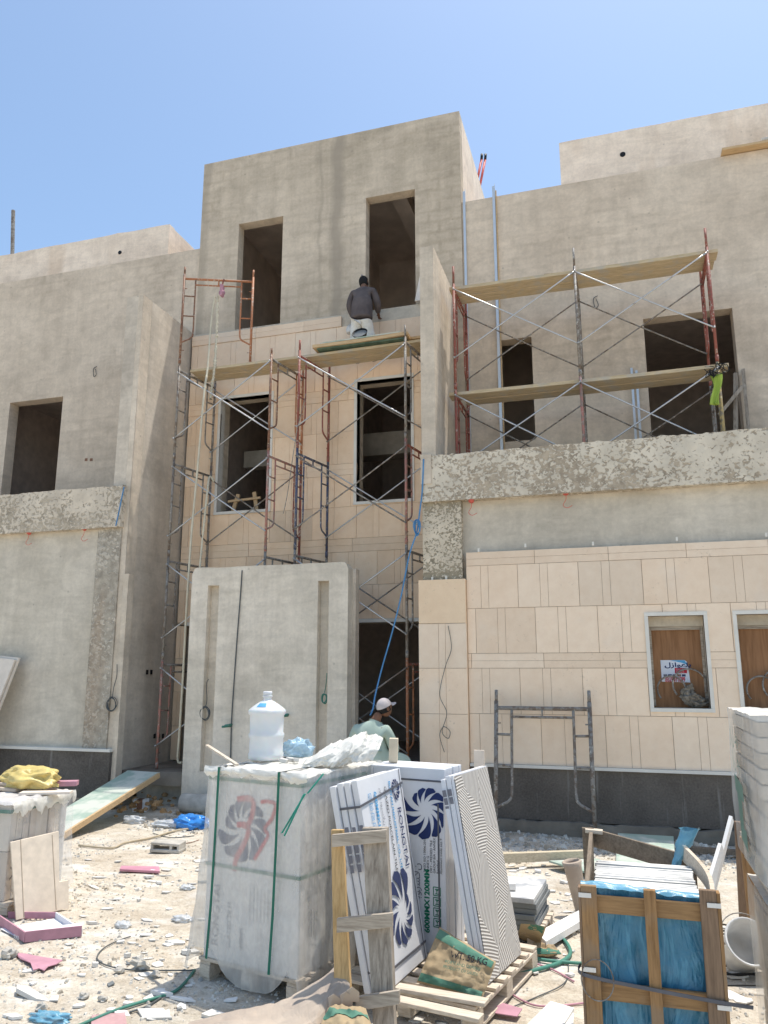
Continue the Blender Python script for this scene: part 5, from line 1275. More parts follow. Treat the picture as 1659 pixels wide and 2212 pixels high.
# ---- grey slab pile behind
gx0, gx1, gy0, gy1 = -1.25, -.70, 6.25, 6.85
pallet('pallet', (gx1, gy0, 0), (-1, .06, 0), (.1, 1, 0), .5, .55, 'small wooden pallet under the dusty grey slab pile', h=.11, n=5)
random.seed(9); z = .115
for i in range(6):
    s = MB(); j = random.uniform(-.012, .012); s.box(((gx0+gx1)/2+j, (gy0+gy1)/2+j, z+.019), (gx1-gx0, gy1-gy0, .036), RZ(-.06+random.uniform(-.02, .02)))
    lab = 'topmost slab of the dusty grey pile, covered in cement dust' if i == 5 else ['lowest', 'second', 'third', 'fourth', 'fifth'][i]+' grey slab from the bottom in the pile behind the combed tile'
    single(s, 'stone_slab', M['dusty'] if i == 5 else M['greystone'], lab, 'slab', 'grey slabs in the low pile', bevel=.003); z += .0385
s = MB(); s.box((-.97, 6.42, z+.03), (.16, .1, .05), RZ(.2)); single(s, 'stone_block', M['whitesl'], 'small white stone block lying on the dusty grey slab pile', 'stone block', bevel=.004)

# ---- green boards, long beam on the ground
q = [PZ(1330, 1875, .12), PZ(1460, 1873, .12), PZ(1455, 1810, .16), PZ(1335, 1803, .16)]
s = MB(); s.hexa(q, [p_+V((0, 0, .018)) for p_ in q]); single(s, 'plywood_board', M['greenply'], 'pale green plywood board lying behind the crate, half in shadow', 'board')
q = [PZ(1186, 1863, .05), PZ(1262, 1886, .04), PZ(1345, 1880, .05), PZ(1290, 1858, .05)]
s = MB(); s.hexa(q, [p_+V((0, 0, .018)) for p_ in q]); single(s, 'plywood_board', M['greenply'], 'pale green plywood board lying left of the crate beside the long timber', 'board')
s = MB(); s.bar(PZ(1085, 1853, .09), PZ(1275, 1846, .10), .07, .09); single(s, 'timber_beam', wood('pale_beam', (.60, .52, .38), (.45, .38, .26), axis='x'), 'long pale timber lying between the combed tile and the crate', 'timber')
s = MB(); s.bar(PZ(1462, 1832, .06), PZ(1600, 1842, .06), .09, .05); single(s, 'timber_beam', M['crateold'], 'grey timber lying in the shade behind the crate at the right', 'timber')

# ---- tall right stacks
def rstack(z0, z1, lab, seed, dx=0):
    """tile boxes in clear film; left face turned to the street"""
    a_ = V((.585+dx, 5.02, 0)); b_ = V((.585+dx, 4.16, 0)); c_ = V((1.5, 4.10, 0)); d_ = V((1.5, 5.02, 0))
    t = thing('tile_pallet_load', (1.0, 4.6, z0), lab, 'tile stack', 'tall stacked pallet loads at the right edge')
    n = int((z1-z0-.14)/.072); zz = z0+.14
    pt_ = MB()
    for i in range(9):
        y_ = 4.14+.86*i/8; s = MB(); s.bx(a_.x, 1.5, y_-.035, y_+.035, z0+.112, z0+.134); s.build('deck_board', M['pallet'], t)
    for x_ in (a_.x+.06, 1.05, 1.44):
        for y_ in (4.2, 4.58, 4.96):
            s = MB(); s.box((x_, y_, z0+.065), (.1, .12, .09)); s.build('pallet_block', M['pallet'], t)
        s = MB(); s.bx(x_-.05, x_+.05, 4.13, 5.02, z0, z0+.019); s.build('pallet_runner', M['pallet'], t)
    random.seed(seed)
    for i in range(n):
        j = random.uniform(-.006, .006); tn = .95
        for (y0_, y1_) in ((4.15, 4.58), (4.585, 5.01)):
            s = MB(); s.bx(a_.x+.01+j, 1.48, y0_, y1_, zz+.004, zz+.068); s.build('tile_box', random.choice([M['tilebox1'], M['tilebox2'], M['tilebox3']]), t, bevel=.003)
        zz += .072
    s = MB(); s.bx(a_.x+.02, 1.46, 4.17, 5.0, zz, zz+.02); s.build('top_cover', M['white'], t)
    s = MB(); e = .012
    def side(u, v):
        if u < .5: p_ = V((a_.x-e, 5.03-(.89)*u*2, 0)); nn = V((-1, 0, 0))
        else: p_ = V((a_.x-e+(.93)*(u-.5)*2, 4.14-e, 0)); nn = V((0, -1, 0))
        z_ = z0+.06+(zz+.03-z0-.06)*v
        return p_+nn*(.006+.006*noise.noise(V((u*9, z_*5, seed)))+.009*noise.noise(V((u*3, z_*2+u*5, seed))))+V((0, 0, z_))
    s.grid(side, 60, 40); s.build('clear_film', M['filmclear2'], t, smooth=True)
    s = MB(); s.grid(lambda u, v: V((a_.x-e+(.93)*u, 4.13+.9*v, zz+.03+.008*noise.noise(V((u*12, v*12, seed))))), 30, 20); s.build('film_cap', M['filmthick'], t, smooth=True)
    return t, zz
M['tilebox1'] = simple('beige_tile_box', (.62, .52, .42), .8, var=.1, sc=4); M['tilebox2'] = simple('cream_tile_box', (.70, .62, .52), .8, var=.08, sc=5); M['tilebox3'] = simple('brown_tile_box', (.56, .45, .34), .8, var=.1, sc=6)
M['filmclear2'] = film('streaky_wrap_film', (.90, .89, .84), .34, 5)
rstack(0, .93, 'lower wrapped pallet load of beige tile boxes at the right edge', 5, .03)
tR, zz = rstack(.975, 1.83, 'upper wrapped pallet load of beige tile boxes at the right edge with green print', 6)
xs_ = .585-.026
for (zz_, hh_, yy_, w_) in ((1.62, .05, 4.86, .36), (1.50, .06, 4.84, .34)): 
    text('\ufeaf\ufe8d\ufedd \ufee3\ufeb0', .12, (xs_, yy_, zz_), (0, -1, 0), (0, 0, 1), simple('faded_green_print', (.22, .33, .26), .6), tR, off=.004)
s = MB(); s.poly([(xs_-.003, 4.80, 1.45), (xs_-.003, 4.52, 1.42), (xs_-.003, 4.52, 1.34), (xs_-.003, 4.60, 1.34), (xs_-.003, 4.60, 1.20), (xs_-.003, 4.52, 1.20), (xs_-.003, 4.52, 1.10), (xs_-.003, 4.72, 1.13), (xs_-.003, 4.74, 1.36), (xs_-.003, 4.80, 1.37)], (-.001, 0, 0)); s.build('green_emblem', simple('faded_green_emblem', (.17, .28, .22), .6), tR)
# wood frame and boards between crate and stack
wf = thing('crate_frame', (.9, 7.2, 0), 'standing brown wooden crate frame with three uprights beside the tall right stack', 'crate frame')
s = MB(); s.bar(PY(1609, 2010, 7.0), PY(1597, 1775, 7.0), .07, .05, (0, 1, 0)); s.bar(PY(1609, 2010, 7.0), PY(1615, 2080, 7.0), .07, .05, (0, 1, 0)); s.build('post', M['crategrey'], wf)
s = MB(); s.bar(PY(1636, 2040, 6.6), PY(1612, 1808, 6.6), .09, .06, (0, 1, 0)); s.build('post', M['crate'], wf)
s = MB(); s.bar(PY(1655, 1990, 7.2), PY(1640, 1818, 7.2), .06, .05, (0, 1, 0)); s.build('post', M['crategrey'], wf)
s = MB(); s.bar(PY(1598, 1960, 7.05), PY(1665, 1955, 7.05), .02, .09); s.build('rail', M['crateold'], wf)
for i, (x0_, y0_, x1_, y1_, Y, lab) in enumerate(((1540, 1925, 1580, 1768, 6.9, 'taller white foam strip leaning beside the brown crate frame'), (1525, 1940, 1558, 1830, 6.6, 'shorter white foam strip leaning behind the crate'))):
    s = MB(); s.bar(PY(x0_, y0_, Y-.3), PY(x1_, y1_, Y), .085, .025, (1, 0, .3)); s.bar(PY(x0_, y0_, Y-.3), PY(x0_-6, y0_+40, Y-.35), .085, .025, (1, 0, .3)); single(s, 'foam_strip', M['whitesl'], lab, 'strip')
bk = thing('plastic_bucket', PZ(1612, 2045, .15), 'white plastic bucket tipped on its side among cables by the right stack', 'bucket')
R_ = EUL(.9, -.35, .5); c = PZ(1606, 2050, .16)
s = MB(); s.lathe(c, [(0, -.15), (.11, -.15), (.12, -.14), (.145, .13), (.155, .14), (.15, .15), (.138, .14), (.112, -.13), (0, -.135)], 28, R_); s.build('bucket_body', M['bucketw'], bk, smooth=True)
s = MB(); s.tube([c+R_ @ V((.15*math.cos(a_), .05+.15*math.sin(a_)*.9, .13)) for a_ in [PI*k/16 for k in range(17)]], .004, 6); s.build('handle', M['greysc'], bk, smooth=True)
random.seed(10)
for i in range(6):
    c = PZ(1600+random.uniform(-14, 14), 2010+22*i, .03); r = random.uniform(.12, .22)
    s = MB(); s.tube([c+V((r*math.cos(a_)*1.2, r*.5*math.sin(a_), .01+.012*math.sin(a_*3+i))) for a_ in [2*PI*k/26 for k in range(27)]], .006, 6)
    single(s, 'cable_loop', M['black'], 'black cable loop lying on the ground between crate and right stack', 'cable', 'black cable loops by the right stack', smooth=True)

# ---- left wrapped pallet load
LP0 = V((-5.06, 5.74, 0)); ZL = .90
pallet('pallet', (-5.95, 5.74, 0), (1, 0, 0), (.04, 1, 0), .92, .74, 'wooden pallet under the film-wrapped load at the left edge', h=.10, n=6)
lp = thing('wrapped_tile_stack', (-5.5, 6.1, .1), 'low pallet load of beige cartons in loose clear film at the left edge', 'tile stack')
random.seed(12)
for r_ in range(2):
    for k in range(9):
        y0_ = 5.76+.078*k; s = MB(); s.bx(-5.93, -5.09+random.uniform(-.01, .005), y0_, y0_+.073, .105+.39*r_, .49+.39*r_); s.build('carton', random.choice([M['tilebox2'], M['cartonw'], M['tilebox1']]), lp, bevel=.003)
text('BOX', .16, (-5.08, 5.78, .60), (0, 0, -1), (0, 1, 0), M['ink'], lp, off=.01)
text('A', .12, (-5.078, 6.1, .42), (0, 1, 0), (0, 0, 1), M['ink'], lp, off=.012)
s = MB(); s.bar((-5.08, 5.74, .82), (-5.075, 6.47, .82), .004, .03); s.bar((-5.96, 5.735, .82), (-5.08, 5.735, .82), .004, .03); s.build('strap', M['strap'], lp)
s = MB()
def lfilm(u, v):
    Pp = [(-5.96, 6.48), (-5.96, 5.73), (-5.06, 5.73), (-5.045, 6.48)]
    k = u*3; i = min(2, int(k)); f_ = k-i; x_ = Pp[i][0]+(Pp[i+1][0]-Pp[i][0])*f_; y_ = Pp[i][1]+(Pp[i+1][1]-Pp[i][1])*f_
    z_ = .90-.82*v; cx_, cy_ = -5.5, 6.1; d = V((x_-cx_, y_-cy_, 0)).normalized(); pf_ = .012+.025*noise.noise(V((u*14, z_*2.5, 1)))+.015*noise.noise(V((u*40, z_*6, 2)))+.05*v**3
    return V((x_, y_, z_+.008*noise.noise(V((u*30, v, 1)))))+d*max(0, pf_)
s.grid(lfilm, 90, 30); s.build('clear_film', M['filmclear'], lp, smooth=True)
s = MB(); s.grid(lambda u, v: V((-5.97+.93*u, 5.72+.77*v, .905+.014*noise.noise(V((u*9, v*9, 3)))+.010*noise.noise(V((u*24, v*24, 3)))-.03*max(0, 1-min(u, 1-u, v, 1-v)/.04))), 40, 36); s.build('film_cap', film('loose_cap_film', (.80, .76, .72), .8, 9), lp, smooth=True)
s = MB()
def hem(u, v): return V((-5.052+.012*math.sin(v*3), 5.70+.80*u, .90-.10*v*(1+.9*noise.noise(V((u*8, 1, 1)))+.5*noise.noise(V((u*23, 1, 1)))))) + V((.02+.012*noise.noise(V((u*20, v*4, 1))), 0, 0))
s.grid(hem, 50, 5); s.build('film_fold', M['filmthick'], lp, smooth=True)
blob(PZ(62, 1700, .93), .32, .17, .11, M['yellowbag'], 'plastic_bag', 'crumpled yellow plastic bag on the left wrapped pallet load', 'plastic bag', 8, .38, 1.7, 40)
c = PZ(118, 1697, .93); s = MB(); s.box(c+V((0, 0, .02)), (.42, .10, .045), RZ(.45)); single(s, 'pink_carton', M['magenta'], 'flat pink and white carton on top of the left wrapped load', 'carton', bevel=.004)
c = PZ(100, 1712, .92); s = MB(); s.box(c, (.44, .12, .02), RZ(.42)); single(s, 'stone_strip', M['coping'], 'thin pale strip under the pink carton on the left wrapped load', 'strip')
for i in range(3):
    c = PZ(14+4*i, 1702-10*i, .93+.035*i); s = MB(); s.box(c, (.35, .16, .03), EUL(0, .05, .2*i)); single(s, 'kraft_sack', M['kraftpale'], ['lowest folded paper sack at the left edge on the wrapped load', 'middle folded paper sack at the left edge on the wrapped load', 'top folded paper sack at the left edge on the wrapped load'][i], 'paper sack', bevel=.01)
# slab leaning on it
a_, b_ = V((-4.885, 5.69, 0)), V((-4.69, 6.08, 0)); lu = (b_-a_).normalized(); ln = V((lu.y, -lu.x, 0)); tlt = (V((0, 0, 1))-ln*.22).normalized()
def L(u, h): return a_+lu*u+tlt*h
s = MB(); s.poly([L(0, 0), L(.44, 0), L(.44, .22), L(.36, .22), L(.36, .63), L(-.05, .60)], -ln*.02)
sl = thing('stone_slab', a_, 'notched beige limestone slab leaning on the left wrapped load', 'slab'); s.build('slab', M['slabstone'], sl)
s = MB()
for u_ in (.06, .33): s.bar(L(u_, .01)+ln*.001, L(u_-.03, .61)+ln*.001, .0015, .006, lu)
s.build('saw_cut', M['joint'], sl)
# slabs leaning on the left wall
q = [V((-10.2, 9.85, -.02)), V((-9.72, 9.85, .0)), V((-9.28, 10.25, 2.18)), V((-10.0, 10.25, 2.25))]
for i, lab in enumerate(('outer of two big pale slabs leaning at the left edge of the left villa', 'inner of two big pale slabs leaning at the left edge of the left villa')):
    o = V((.03*i, .06*i, .03*i)); s = MB(); s.hexa([p_+o for p_ in q], [p_+o+V((0, .035, 0)) for p_ in q]); single(s, 'stone_slab', M['coping'], lab, 'slab', 'big slabs leaning on the left wall')
# ---- ramp
q = [V((-7.78, 8.62, .02)), V((-7.12, 8.42, .02)), V((-6.62, 10.86, .56)), V((-7.15, 10.90, .56))]
q = [PZ(60, 1800, .02), PZ(128, 1812, .02), PZ(345, 1674, .5), PZ(276, 1669, .5)]
s = MB(); s.hexa(q, [p_+V((0, 0, .035)) for p_ in q]); single(s, 'ramp_board', M['greenply'], 'long worn green plywood ramp rising to the porch', 'ramp')
e = MB(); e.bar(q[1]+V((0, -.02, .0)), q[2]+V((0, -.02, .0)), .035, .07); single(e, 'timber_beam', M['planknew'], 'timber edge running under the right side of the green ramp', 'timber')

# ================================================================= GROUND CLUTTER
def on(px, py, z=0): 
    p_ = PZ(px, py, z); p_.z = gh(p_.x, p_.y); return p_
cb_ = thing('concrete_block', on(363, 1838), 'broken hollow concrete block lying on the ground left of the wrapped stack', 'concrete block')
c = on(363, 1838)+V((0, 0, .06)); s = MB()
Rb = RZ(.1)
s.box(c+V((0, 0, -.035)), (.36, .19, .035), Rb); s.box(c+V((0, 0, .04)), (.35, .18, .03), EUL(.05, .03, .1))
for dx in (-.16, .07, .16): s.box(c+Rb @ V((dx, 0, 0)), (.03, .18, .05), Rb)
s.build('block_shell', M['concrete'], cb_, bevel=.008)
s = MB(); c = on(410, 1762); s.tube([c+V((-.13, 0, .13)), c+V((.45, .05, .13))], .13, 22); single(s, 'concrete_pipe', M['concrete'], 'short grey concrete pipe lying at the foot of the entrance wall', 'pipe', smooth=True)
blob(on(412, 1786)+V((0, 0, -.01)), .26, .15, .10, M['bluebag'], 'plastic_bag', 'bright blue plastic bag on the ground by the concrete pipe', 'plastic bag', 5, .35, 2.2, 40)
blob(on(360, 1785), .22, .10, .05, M['clearbag'], 'plastic_bag', 'long whitish plastic sheet scrap left of the blue bag', 'plastic bag', 15, .5, 2.5, 34)
blob(on(290, 1775), .16, .10, .06, M['clearbag'], 'plastic_bag', 'white plastic scrap near the brown-striped carton in the shade', 'plastic bag', 25, .5, 2.5, 30)
blob(on(395, 1985), .09, .05, .03, M['clearbag'], 'plastic_bag', 'small pale plastic scrap in the middle of the dusty ground', 'plastic bag', 35, .5, 3, 26)
blob(on(404, 1918), .07, .05, .025, M['clearbag'], 'plastic_bag', 'small whitish plastic scrap beside the wrapped stack edge', 'plastic bag', 45, .5, 3, 26)
blob(on(108, 2196), .13, .06, .03, M['filmblueb'], 'plastic_bag', 'torn light blue plastic strip at the bottom left corner', 'plastic bag', 55, .6, 3, 26)
blob(on(275, 2030)+V((-.25, .3, 0)), .07, .05, .03, M['clearbag'], 'plastic_bag', 'tiny white plastic scrap left of the loose wire', 'plastic bag', 65, .5, 3, 22)
c = on(303, 1755); bs = thing('striped_carton', c, 'small white carton with dark brown stripe in the shade under the ramp', 'carton')
s = MB(); s.box(c+V((0, 0, .09)), (.20, .12, .17), RZ(.3)); s.build('carton', M['white'], bs); s = MB(); s.box(c+V((.0, 0, .09)), (.08, .124, .172), RZ(.3)); s.build('stripe', M['rust'], bs)
# pink cartons
def flatbox(name, pts, h, mt, label, cat, th=None, group=None):
    pts = [V(p_) for p_ in pts]; s = MB(); s.poly(pts, (0, 0, h)); return single(s, name, mt, label, cat, group, bevel=.003)
pc = thing('open_pink_carton', on(110, 2020), 'flattened open pink and white carton on the ground at the left', 'carton')
A0, A1, A2, A3 = on(0, 2005), on(54, 2030), on(176, 2018), on(120, 1985)
for (p_, q_, mt, hh) in ((A1, A2, M['magenta'], .075), (A0+V((-.2, .15, 0)), A1, M['magenta'], .07), (A3, A2, M['white'], .05), (A0+V((-.15, .25, 0)), A3, M['magenta'], .05)):
    s = MB(); s.bar(p_+V((0, 0, hh/2+.01)), q_+V((0, 0, hh/2+.01)), .012, hh); s.build('carton_side', mt, pc)
s = MB(); s.quad(A0+V((0, 0, .015)), A1+V((0, 0, .015)), A2+V((0, 0, .015)), A3+V((0, 0, .015))); s.build('carton_base', M['white'], pc)
s = MB(); s.poly([A1+V((0, 0, .08)), A2+V((0, 0, .08)), A2+V((-.02, .05, .085)), A1+V((-.02, .06, .085))], (0, 0, .004)); s.build('carton_flap', M['white'], pc)
dd = (A1-A0).normalized(); text('exa', .06, A0.lerp(A1, .62)+V((.012, -.012, .015)), dd, (0, 0, 1), M['white'], pc, off=.012)
q = [on(258, 1884), on(345, 1888), on(343, 1880), on(262, 1877)]; s = MB(); s.poly([p_+V((0, 0, .02)) for p_ in q], (0, 0, .02)); t = thing('pink_carton_strip', on(300, 1884), 'flat pink carton strip lying in the middle of the dusty ground', 'carton'); s.build('strip', simple('bright_pink_carton', (.62, .30, .38), .6), t)  # strip in a brighter pink of its own
s = MB(); c = q[0].lerp(q[1], .72)+V((0, .02, .042)); s.quad(c, c+V((.05, 0, 0)), c+V((.055, .05, 0)), c+V((.005, .05, 0))); s.build('white_mark', M['white'], t)
q = [on(28, 2055), on(60, 2060), on(88, 2064), on(136, 2070), on(122, 2080), on(104, 2086), on(96, 2093), on(84, 2088), on(72, 2094), on(66, 2080), on(45, 2068)]; s = MB(); s.poly([p_+V((0, 0, .015+.035*abs(noise.noise(V((i*1.3, 2, 1)))))) for i, p_ in enumerate(q)], (0, 0, .005)); single(s, 'pink_carton_scrap', M['magenta'], 'torn pink and white carton scrap at the left foreground', 'carton')
q = [on(1175, 1985), on(1010, 2198), on(1100, 2170)]
c = on(1090, 2190); s = MB(); s.poly([c+V((-.1, -.03, .03)), c+V((.08, -.04, .03)), c+V((.1, .05, .04)), c+V((-.02, .07, .05))], (0, 0, .005)); single(s, 'pink_carton_scrap', M['magenta'], 'pink and white carton scrap in front of the carton pallet corner', 'carton')
q = [on(198, 2195), on(270, 2190), on(278, 2240), on(195, 2245)]; s = MB(); s.poly([p_+V((0, 0, .01)) for p_ in q], (0, 0, .004)); single(s, 'pink_film_scrap', film('pale_pink_film', (.8, .5, .5), .5, 6), 'pale pink translucent film scrap at the bottom left', 'film')
# stone boards lying
def shard(c, L_, W_, T_, rz, rx=0, ry=0, n=5, seed=0):
    s = MB(); R_ = EUL(rx, ry, rz); pts = []
    rnd = random.Random(seed)
    for k in range(n):
        a_ = 2*PI*k/n+rnd.uniform(-.25, .25); r = rnd.uniform(.5, 1.15); pts.append(V(c)+R_ @ V((L_/2*r*math.cos(a_), W_/2*r*math.sin(a_), 0)))
    s.poly(pts, R_ @ V((0, 0, T_))); return s
random.seed(77)
spots = [(65, 2140, .30, .07), (120, 2150, .1, .05), (432, 1860, .12, .08), (445, 1905, .14, .08), (205, 1915, .22, .05), (212, 1895, .18, .04), (320, 1895, .12, .07), (336, 1900, .16, .04), (350, 1890, .2, .03), (343, 1905, .14, .04), (358, 1880, .12, .04), (255, 1862, .09, .06), (262, 1912, .1, .03), (230, 1960, .14, .03), (247, 1940, .2, .05), (300, 1945, .10, .04), (318, 1985, .14, .05), (365, 1960, .08, .05), (275, 2065, .07, .05), (315, 2105, .12, .08), (300, 2112, .09, .05), (350, 2150, .16, .05), (320, 2160, .10, .07), (275, 2168, .1, .06), (330, 2195, .22, .08), (395, 2160, .14, .04), (260, 2030, .1, .04), (400, 2060, .12, .07), (415, 2045, .08, .05), (365, 2040, .1, .05), (205, 2080, .08, .04), (240, 2125, .07, .05), (355, 2195, .1, .07), (30, 2190, .12, .05), (170, 2170, .08, .05), (150, 2035, .1, .04), (460, 2195, .1, .05), (500, 2165, .1, .05), (180, 1975, .14, .04), (200, 1990, .1, .03), (1130, 2000, .1, .06), (1200, 1945, .1, .06), (1215, 1900, .12, .07), (1190, 1920, .1, .05), (1225, 2000, .1, .05), (1160, 1880, .1, .06), (1130, 1875, .12, .07), (1105, 1868, .1, .06), (1240, 1925, .08, .05), (1390, 1860, .1, .06), (1565, 2000, .08, .04), (1590, 2110, .16, .1), (1605, 2160, .2, .12), (1575, 2150, .14, .08), (1100, 1905, .08, .05), (1210, 2075, .1, .06), (1150, 2100, .1, .05), (1230, 2105, .08, .05), (900, 2195, .1, .06), (950, 2205, .12, .06), (1010, 2210, .1, .05)]
for k in range(95):
    if k < 40: px, py = random.uniform(1085, 1262), random.uniform(1862, 2060)
    elif k < 78: px, py = random.uniform(175, 440), random.uniform(1850, 2200)
    else: px, py = random.uniform(20, 430), random.uniform(2030, 2205)
    spots.append((px, py, random.uniform(.04, .12), random.uniform(.02, .06)))
for i, (px, py, a_, b_) in enumerate(spots):
    c = on(px, py)+V((0, 0, .004)); rz = random.uniform(-.6, .6)
    sh_ = random.uniform(.75, 1.25)*(1 if i < 62 else random.choice((.5, .7, 1.0, 1.5)))
    s = shard(c, a_*1.1*sh_, b_*1.2*sh_, random.uniform(.004, .014) if i > 61 or i % 3 else random.uniform(.014, .028), rz, random.uniform(-.1, .2), random.uniform(-.12, .12), random.choice((4, 4, 5, 6)), i)
    single(s, 'stone_shard', [M['shard'], M['whitesl'], M['shard'], M['greystone'] if i % 7 == 3 else M['shard']][i % 4], 'broken pale stone shard lying on the dusty ground', 'stone shard', 'broken stone shards scattered over the ground')
for i, (px, py, r) in enumerate(((302, 2092, .07), (20, 2062, .06), (183, 2150, .035), (258, 2100, .04), (410, 2052, .04), (335, 2108, .04), (90, 2172, .04), (222, 2156, .03), (455, 1770, .06), (1150, 1858, .05), (1120, 1862, .04))):
    blob(on(px, py), r, r*.8, r*.7, M['concrete'], 'rock_lump', 'rough grey rock lump on the dusty ground', 'rock', i*3+1, .3, 2, 14, group='grey rock lumps on the ground')
# rubble under the porch
random.seed(31)
for i in range(46):
    px = random.uniform(235, 392); py = random.uniform(1728, 1772); r = random.uniform(.03, .075)
    c = PZ(px, py, .0); c.z = max(0, .18-abs(px-300)*.001)*random.uniform(.1, 1.0)
    blob(c, r, r*.8, r*.7, simple('rubble_%d' % i, (.42, .27, .14), .95, var=.2) if i < 1 else bpy.data.materials['rubble_0'], 'rubble_stone', 'brown rubble stone in the shaded heap under the porch', 'rubble', i*5+2, .35, 1.6, 10, group='rubble stones under the porch')
# chips: nobody could count them
s = MB(); random.seed(41)
for i in range(26000):
    if i > 23000: x_, y_ = random.uniform(-6.3, 2), random.uniform(9.2, 10.34)
    elif random.random() < .75: x_, y_ = random.uniform(-7.5, 2.2), random.uniform(3.6, 9.8)
    else: x_, y_ = random.uniform(-6, 1.8), random.uniform(4, 7.5)
    dens = noise.noise(V((x_*.9, y_*.9, 4)))
    if dens < random.uniform(-.3, .6) and i <= 23000: continue
    r = random.uniform(.003, .014)*(1.7 if random.random() < .06 else 1)*(random.uniform(1, 2.6) if i > 23000 else 1); z_ = gh(x_, y_); c = V((x_, y_, z_+r*.2)); a_ = random.uniform(0, PI)
    v = [c+RZ(a_) @ V((r*p_[0]*random.uniform(.6, 1.3), r*p_[1]*random.uniform(.5, 1.2), r*p_[2]*random.uniform(.4, .9))) for p_ in ((-1, -1, -.6), (1, -1, -.6), (1, 1, -.6), (-1, 1, -.6), (-.6, -.5, 1), (.7, -.6, .9), (.5, .6, 1), (-.5, .6, .8))]
    s.cur = random.choice((0, 0, 0, 0, 1, 1, 1, 2))
    s.add(v, [(0, 1, 5, 4), (1, 2, 6, 5), (2, 3, 7, 6), (3, 0, 4, 7), (4, 5, 6, 7)])
single(s, 'gravel', [M['gravel'], M['gravel2'], M['gravel3']], 'loose stone chips and crumbs over the dusty ground', 'gravel', kind='stuff')
# hoses, wires and straps on the ground
def gl(pts, r, mt, name, label, cat, dz=.0, group=None):
    return rope([on(*p_)+V((0, 0, r+.006+dz)) for p_ in pts], r, mt, name, label, cat, group=group)
gl([(280, 1890-4), (300, 1850), (250, 1848)][:0] or [(170, 1828), (240, 1832), (270, 1822), (330, 1808), (380, 1795), (430, 1790)], .012, M['tan'], 'hose', 'tan hose running across the ground towards the blue bag', 'hose')
gl([(282, 2018), (250, 2030), (222, 2045), (210, 2065), (225, 2080), (270, 2095), (340, 2098), (420, 2098)], .005, M['cable'], 'wire', 'thin dark looping wire on the ground left of the wrapped stack', 'wire')
gl([(420, 2100), (400, 2125), (370, 2148), (300, 2170), (240, 2190), (150, 2225)], .010, M['cablegreen'], 'strap_strip', 'long green plastic strap on the ground at the lower left', 'strap')
gl([(360, 2148), (320, 2175), (280, 2190)], .006, M['cable'], 'wire', 'short dark wire in the left foreground beside the green strap', 'wire')
gl([(330, 1798), (370, 1805), (420, 1802)], .005, M['cable'], 'wire', 'thin wire near the blue plastic bag', 'wire')
gl([(350, 1812), (400, 1818), (430, 1812)], .005, M['rust'], 'wire', 'thin rusty wire near the concrete block', 'wire')
gl([(1085, 1800), (1110, 1790), (1140, 1782), (1180, 1784), (1240, 1790), (1300, 1795)], .010, M['greysc'], 'hose', 'thin grey hose lying along the shaded foot of the right wall', 'hose')
gl([(1460, 1838), (1500, 1842), (1560, 1845), (1655, 1846)], .012, M['greysc'], 'hose', 'grey hose in the shade behind the crate at the right', 'hose')
gl([(1110, 2110), (1160, 2100), (1210, 2082), (1232, 2062), (1222, 2040), (1195, 2018)], .014, M['cablegreen'], 'strap_strip', 'green strap curling on the ground between combed tile and crate', 'strap')
gl([(1120, 2060), (1170, 2078), (1262, 2082)], .012, M['cablegreen'], 'strap_strip', 'straight green strap running to the left foot of the crate', 'strap')
gl([(1080, 2130), (1140, 2165), (1190, 2175), (1262, 2165)], .006, M['magenta'], 'strap_strip', 'thin purple strap lying between the pallet and the crate', 'strap')
gl([(1100, 2072), (1180, 2090), (1240, 2118)], .006, M['magenta'], 'strap_strip', 'thin purple strap crossing the green strap', 'strap')
gl([(1080, 2180), (1160, 2150), (1220, 2120), (1228, 2080)], .004, M['cable'], 'wire', 'thin dark wire arc on the ground left of the crate', 'wire')
gl([(860, 2172), (920, 2176), (1000, 2165)], .014, M['cablegreen'], 'strap_strip', 'green strap on the ground under the loose pallet boards', 'strap')
for i, (a_, b_) in enumerate((((470, 2105), (530, 2145)), ((530, 2145), (600, 2135)), ((620, 2165), (650, 2130)), ((500, 2092), (590, 2105)))):
    s = MB(); s.bar(on(*a_)+V((0, 0, .015)), on(*b_)+V((0, 0, .02)), .03, .012); single(s, 'lath_strip', M['crateold'], 'thin wooden lath lying in the shadow before the wrapped stack', 'lath', 'laths in the shadow of the wrapped stack')
s = MB(); s.bar(PZ(512, 1652, Z1+.03), PY(447, 1610, 5.35), .026, .012); single(s, 'lath_strip', M['pallet'], 'thin pale wooden stick poking up from the left end of the wrapped stack top', 'lath')

